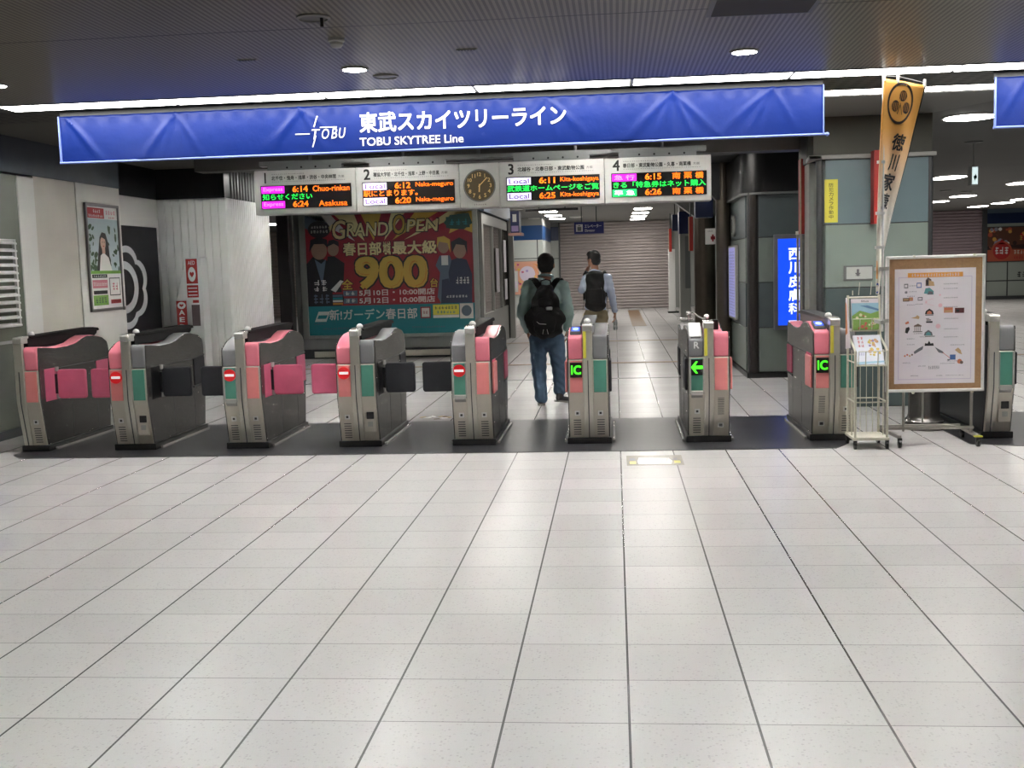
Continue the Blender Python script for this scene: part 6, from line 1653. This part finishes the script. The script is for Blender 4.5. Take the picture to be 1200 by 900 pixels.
def backpack(label, P, c, w, d, h, parts, rows=True, strapc=None):
    pass
BAGM = mat('black_nylon', (9, 9, 11), .75, noise=.2, nscale=18, bump=.3, bscale=50, spec=.25); WEB = mat('black_webbing', (13, 13, 15), .8, spec=.2)
b1 = q1(639.5, 394)
bag = thing('backpack', 'bulky black backpack with small white patch worn by the man in jeans', 'backpack', (b1.x, Y1-.25, b1.z))
YBk = Y1
def r1(px, py, dy): x, z = at(px, py, Y1+dy); return Vector((x, Y1+dy, z))
mb = MB()
mb.ell(r1(639.5, 353, -.22), (.125, .10, .16)); mb.ell(r1(638.5, 374, -.24), (.235, .12, .175)); mb.ell(r1(639.5, 387, -.235), (.195, .11, .10)); mb.ell(r1(639, 362, -.20), (.17, .09, .25)); mb.ell(r1(639, 341, -.19), (.10, .07, .08))
remeshed(mb, 'main_bag', BAGM, bag, .011, 4, disp=lambda v: .006*math.sin(v.z*38+math.sin(v.x*21)*2)+.004*math.sin(v.x*55+v.z*20))
mb = MB(); mb.ell(r1(638.5, 377, -.335), (.135, .045, .11)); mb.ell(r1(638, 385, -.325), (.12, .045, .07)); remeshed(mb, 'front_pocket', BAGM, bag, .009, 3, disp=lambda v: .003*math.sin(v.x*60+v.z*20))
mb = MB(); mb.ell(r1(638.5, 355, -.305), (.09, .035, .065)); remeshed(mb, 'top_pocket', BAGM, bag, .009, 3)
mb = MB()
for sx, a in ((-1, r1(619, 334.5, -.09)), (1, r1(660.5, 334.5, -.09))):
    mid = r1(639.5+sx*7.0, 336, -.175); end = r1(639.5+sx*2.5, 347, -.23); top = r1(639.5+sx*16.5, 322.8+2.5, -.02); fr = r1(639.5+sx*19, 345, .16); lo = r1(639.5+sx*17, 375, .15)
    pts = [lo, fr, r1(639.5+sx*18, 330, .10), top, r1(639.5+sx*14, 326.5, -.09), mid, end]
    # flat padded strap
    vs = []; fs = []
    for i, p in enumerate(pts):
        t_ = (pts[min(i+1, len(pts)-1)]-pts[max(0, i-1)]).normalized(); lat = Vector((1, 0, 0)); lat = (lat-t_*lat.dot(t_)).normalized(); nn_ = t_.cross(lat).normalized()
        for (l, k) in ((-1, -1), (1, -1), (1, 1), (-1, 1)): vs.append(p+lat*l*.041+nn_*k*.010)
    for i in range(len(pts)-1):
        for k in range(4): fs.append((i*4+k, i*4+(k+1) % 4, i*4+4+(k+1) % 4, i*4+4+k))
    fs += [(3, 2, 1, 0), tuple(len(vs)-4+k for k in range(4))]
    mb.add(vs, fs)
mb.build('shoulder_straps', WEB, bag, subsurf=1, smooth=True)
mb = MB(); mb.tube([r1(633.5, 333.5, -.19), r1(634, 329, -.19), r1(639.5, 327.5, -.19), r1(645, 329, -.19), r1(645.5, 333.5, -.19)], .009, n=8); mb.build('grab_handle', WEB, bag, smooth=True)
p = r1(643.5, 361.5, -.350); mb = MB(); mb.box(p.x-.035, p.x+.035, p.y-.006, p.y+.03, p.z-.018, p.z+.018); mb.build('patch', mat('pale_grey_patch', (186, 190, 192), .5), bag, bevel=.008)
mb = MB()
mb.tube([r1(629, 377, -.372), r1(632, 379.5, -.385), r1(640, 380, -.388)], .004, n=6); mb.tube([r1(637, 386, -.375), r1(636, 391.5, -.375)], .003, n=6); mb.tube([r1(641, 386, -.375), r1(642.5, 391.5, -.375)], .003, n=6)
mb.build('zip_pulls', LGREY, bag, smooth=True)
mb = MB(); mb.tube([r1(626, 390, -.16), r1(622, 394, -.02), r1(628, 393, .12)], .008, n=6); mb.tube([r1(654, 388, -.16), r1(657.5, 391, -.02), r1(652, 392, .12)], .008, n=6); mb.build('waist_strap', WEB, bag, smooth=True)

# ------------------------------------------------------------ man 2
Y2 = 17.2
def q2(px, py, dy=0.0):
    x, z = at(px, py, Y2); return Vector((x, Y2+dy, z))
hip = q2(697.5, 362)
man2 = thing('person', 'man in pale blue shirt and khaki trousers with one hand raised to his face', 'person', (hip.x, Y2, 0))
mb = MB()
hc = q2(695.5, 303.5, .03); ry = Matrix.Rotation(R(48), 3, 'Z')
def hr(x, y, z): return hc+ry@Vector((x, y, z))
mb.ell(hr(0, 0, .015), (.074, .094, .098), rot=ry); mb.ell(hr(0, .035, -.05), (.055, .068, .066), rot=ry)
cone(mb, hr(0, -.02, -.09), .054, q2(697.5, 321, 0), .062)
for sx in (-1, 1): mb.ell(hr(sx*.078, -.005, -.012), (.012, .020, .032), rot=ry)
mb.ell(hr(0, .104, -.015), (.014, .024, .024), rot=ry); mb.ell(hr(0, .09, -.066), (.028, .02, .014), rot=ry); mb.ell(hr(0, .088, .022), (.05, .02, .014), rot=ry); mb.ell(hr(0, .078, -.10), (.03, .025, .02), rot=ry)
shL = q2(687.5, 327); shR = q2(711.5, 326); elL = q2(681.5, 340, .10); wrL = q2(686.5, 321, .22); elR = q2(717.5, 348, .0); wrR = q2(720.5, 366.5, .04)
chain(mb, [q2(698, 325), q2(698, 340), q2(698, 360), q2(698, 368)], [.09, .11, .10, .11])
chain(mb, [shL, elL, wrL], [.045, .036, .026]); chain(mb, [shR, elR, wrR], [.045, .036, .026]); chain(mb, [shL, q2(698, 325), shR], [.05, .07, .05])
hand(mb, wrL, (.25, -.25, .75), (-.6, .6, .2), -1, 1.0, .55); hand(mb, wrR, (.02, .05, -1), (1, -.1, 0), -1, 1.0, .75)
hipL = q2(691.5, 370); hipR = q2(705, 370); knL = q2(693, 402, .06); knR = q2(703.5, 402, -.02); anL = Vector((q2(693.5, 430).x, Y2+.12, .088)); anR = Vector((q2(703, 430).x, Y2-.12, .11))
chain(mb, [hipL, knL, anL], [.08, .055, .038]); chain(mb, [hipR, knR, anR], [.08, .055, .038])
remeshed(mb, 'body', SKIN, man2, .0080, 2)
mb = MB(); mb.ell(hr(0, -.012, .034), (.090, .104, .100), rot=ry); mb.ell(hr(0, -.05, -.02), (.080, .060, .085), rot=ry); mb.ell(hr(0, .05, .075), (.074, .062, .048), rot=ry)
remeshed(mb, 'hair', HAIR, man2, .009, 2, disp=lambda v: .004*math.sin(v.x*200)*math.sin(v.z*170+v.y*90))
mb = MB()
for sx in (-1, 1): mb.ell(hr(sx*.03, .098, .002), (.011, .006, .005), rot=ry)
mb.build('eyes', INK, man2, smooth=True)
SH2 = mat('pale_blue_shirt_cloth', (196, 206, 228), .8, noise=.08, nscale=8, bump=.3, bscale=22)
mb = MB(); mb.ell(q2(698, 335), (.185, .125, .17)); mb.ell(q2(698, 352), (.165, .12, .18)); mb.ell(q2(698, 360), (.165, .125, .10))
chain(mb, [shL, q2(698, 324, -.005), shR], [.072, .085, .072]); chain(mb, [shL, elL, wrL+Vector((-.01, 0, -.05))], [.075, .060, .045]); chain(mb, [shR, elR, wrR+Vector((0, 0, .03))], [.075, .058, .044])
cone(mb, q2(697, 318.5, 0), .068, q2(697.5, 325, -.01), .10)
remeshed(mb, 'shirt', SH2, man2, .0105, 3, disp=fold(.006, 30, 62, 2))
mb = MB(); mb.tube([q2(691.5, 320, .05), q2(690.5, 319, 0), q2(693, 317.8, -.06), q2(697, 317.2, -.08), q2(702, 317.8, -.06), q2(704, 319, 0), q2(703, 320, .05)], .017, n=10); mb.build('collar', SH2, man2, smooth=True)
KH = mat('khaki_cloth', (126, 114, 88), .85, noise=.12, nscale=9, bump=.2, bscale=30)
mb = MB(); mb.ell(q2(698, 368), (.165, .13, .13)); chain(mb, [hipL, knL, anL+Vector((0, 0, .02))], [.108, .085, .070]); chain(mb, [hipR, knR, anR+Vector((0, 0, .02))], [.108, .085, .070])
remeshed(mb, 'trousers', KH, man2, .011, 3, disp=lambda v: .005*math.sin(v.z*60+v.x*25))
shoe(man2, anL, R(5), 0); shoe(man2, Vector((anR.x, anR.y, .112)), R(-4), R(-10))
def r2(px, py, dy): x, z = at(px, py, Y2+dy); return Vector((x, Y2+dy, z))
b2 = r2(697.5, 361, -.22)
bag2 = thing('backpack', 'slim black rectangular backpack worn by the man in the pale blue shirt', 'backpack', (b2.x, Y2-.22, b2.z))
mb = MB(); 
c0 = r2(697.5, 340, -.22)
mb.box(c0.x-.135, c0.x+.135, Y2-.30, Y2-.13, c0.z-.25, c0.z+.25); mb.ell(Vector((c0.x, Y2-.215, c0.z+.24)), (.125, .08, .05)); mb.ell(Vector((c0.x, Y2-.22, c0.z-.22)), (.16, .10, .10)); mb.ell(Vector((c0.x, Y2-.25, c0.z-.10)), (.165, .10, .18))
remeshed(mb, 'main_bag', BAGM, bag2, .012, 5, disp=lambda v: .005*math.sin(v.z*34+math.sin(v.x*19)*2))
mb = MB(); mb.box(c0.x-.11, c0.x+.11, Y2-.365, Y2-.30, c0.z-.20, c0.z+.02); remeshed(mb, 'front_pocket', BAGM, bag2, .010, 5)
mb = MB()
for sx in (-1, 1):
    mb.tube([r2(697.5+sx*12.5, 352, .13), r2(697.5+sx*13.5, 332, .16), r2(697.5+sx*13, 322, .08), r2(697.5+sx*11, 318.5, -.02), r2(697.5+sx*9, 320, -.12), r2(697.5+sx*6, 324, -.17)], .020, n=8)
mb.build('shoulder_straps', WEB, bag2, smooth=True)
mb = MB(); p = r2(704.5, 336.5, -.31); mb.tube([p, p+Vector((.02, -.003, -.05))], .004, n=6); mb.tube([r2(684.3, 352, -.15), r2(683, 363, -.1)], .004, n=6); mb.tube([r2(711, 352, -.15), r2(712.5, 366, -.1)], .004, n=6); mb.build('strap_ends', mat('olive_cord', (90, 90, 80), .7), bag2)
# bottle in his right hand
wb = wrR+Vector((.004, .015, -.095))
t = thing('plastic_bottle', 'clear plastic drink bottle held low in the right hand of the man in pale blue', 'bottle', (wb.x, wb.y, wb.z-.17))
mb = MB(); mb.lathe((wb.x, wb.y, wb.z-.17), [(.026, 0), (.031, .01), (.031, .06), (.028, .075), (.031, .09), (.031, .14), (.014, .175), (.012, .19)], n=20); mb.build('body', mat('clear_plastic', (228, 234, 238), .08, trans=.85), t, smooth=True)
mb = MB(); mb.cyl((wb.x, wb.y, wb.z+.018), (wb.x, wb.y, wb.z+.036), .014, n=16); mb.build('cap', WHITE, t)
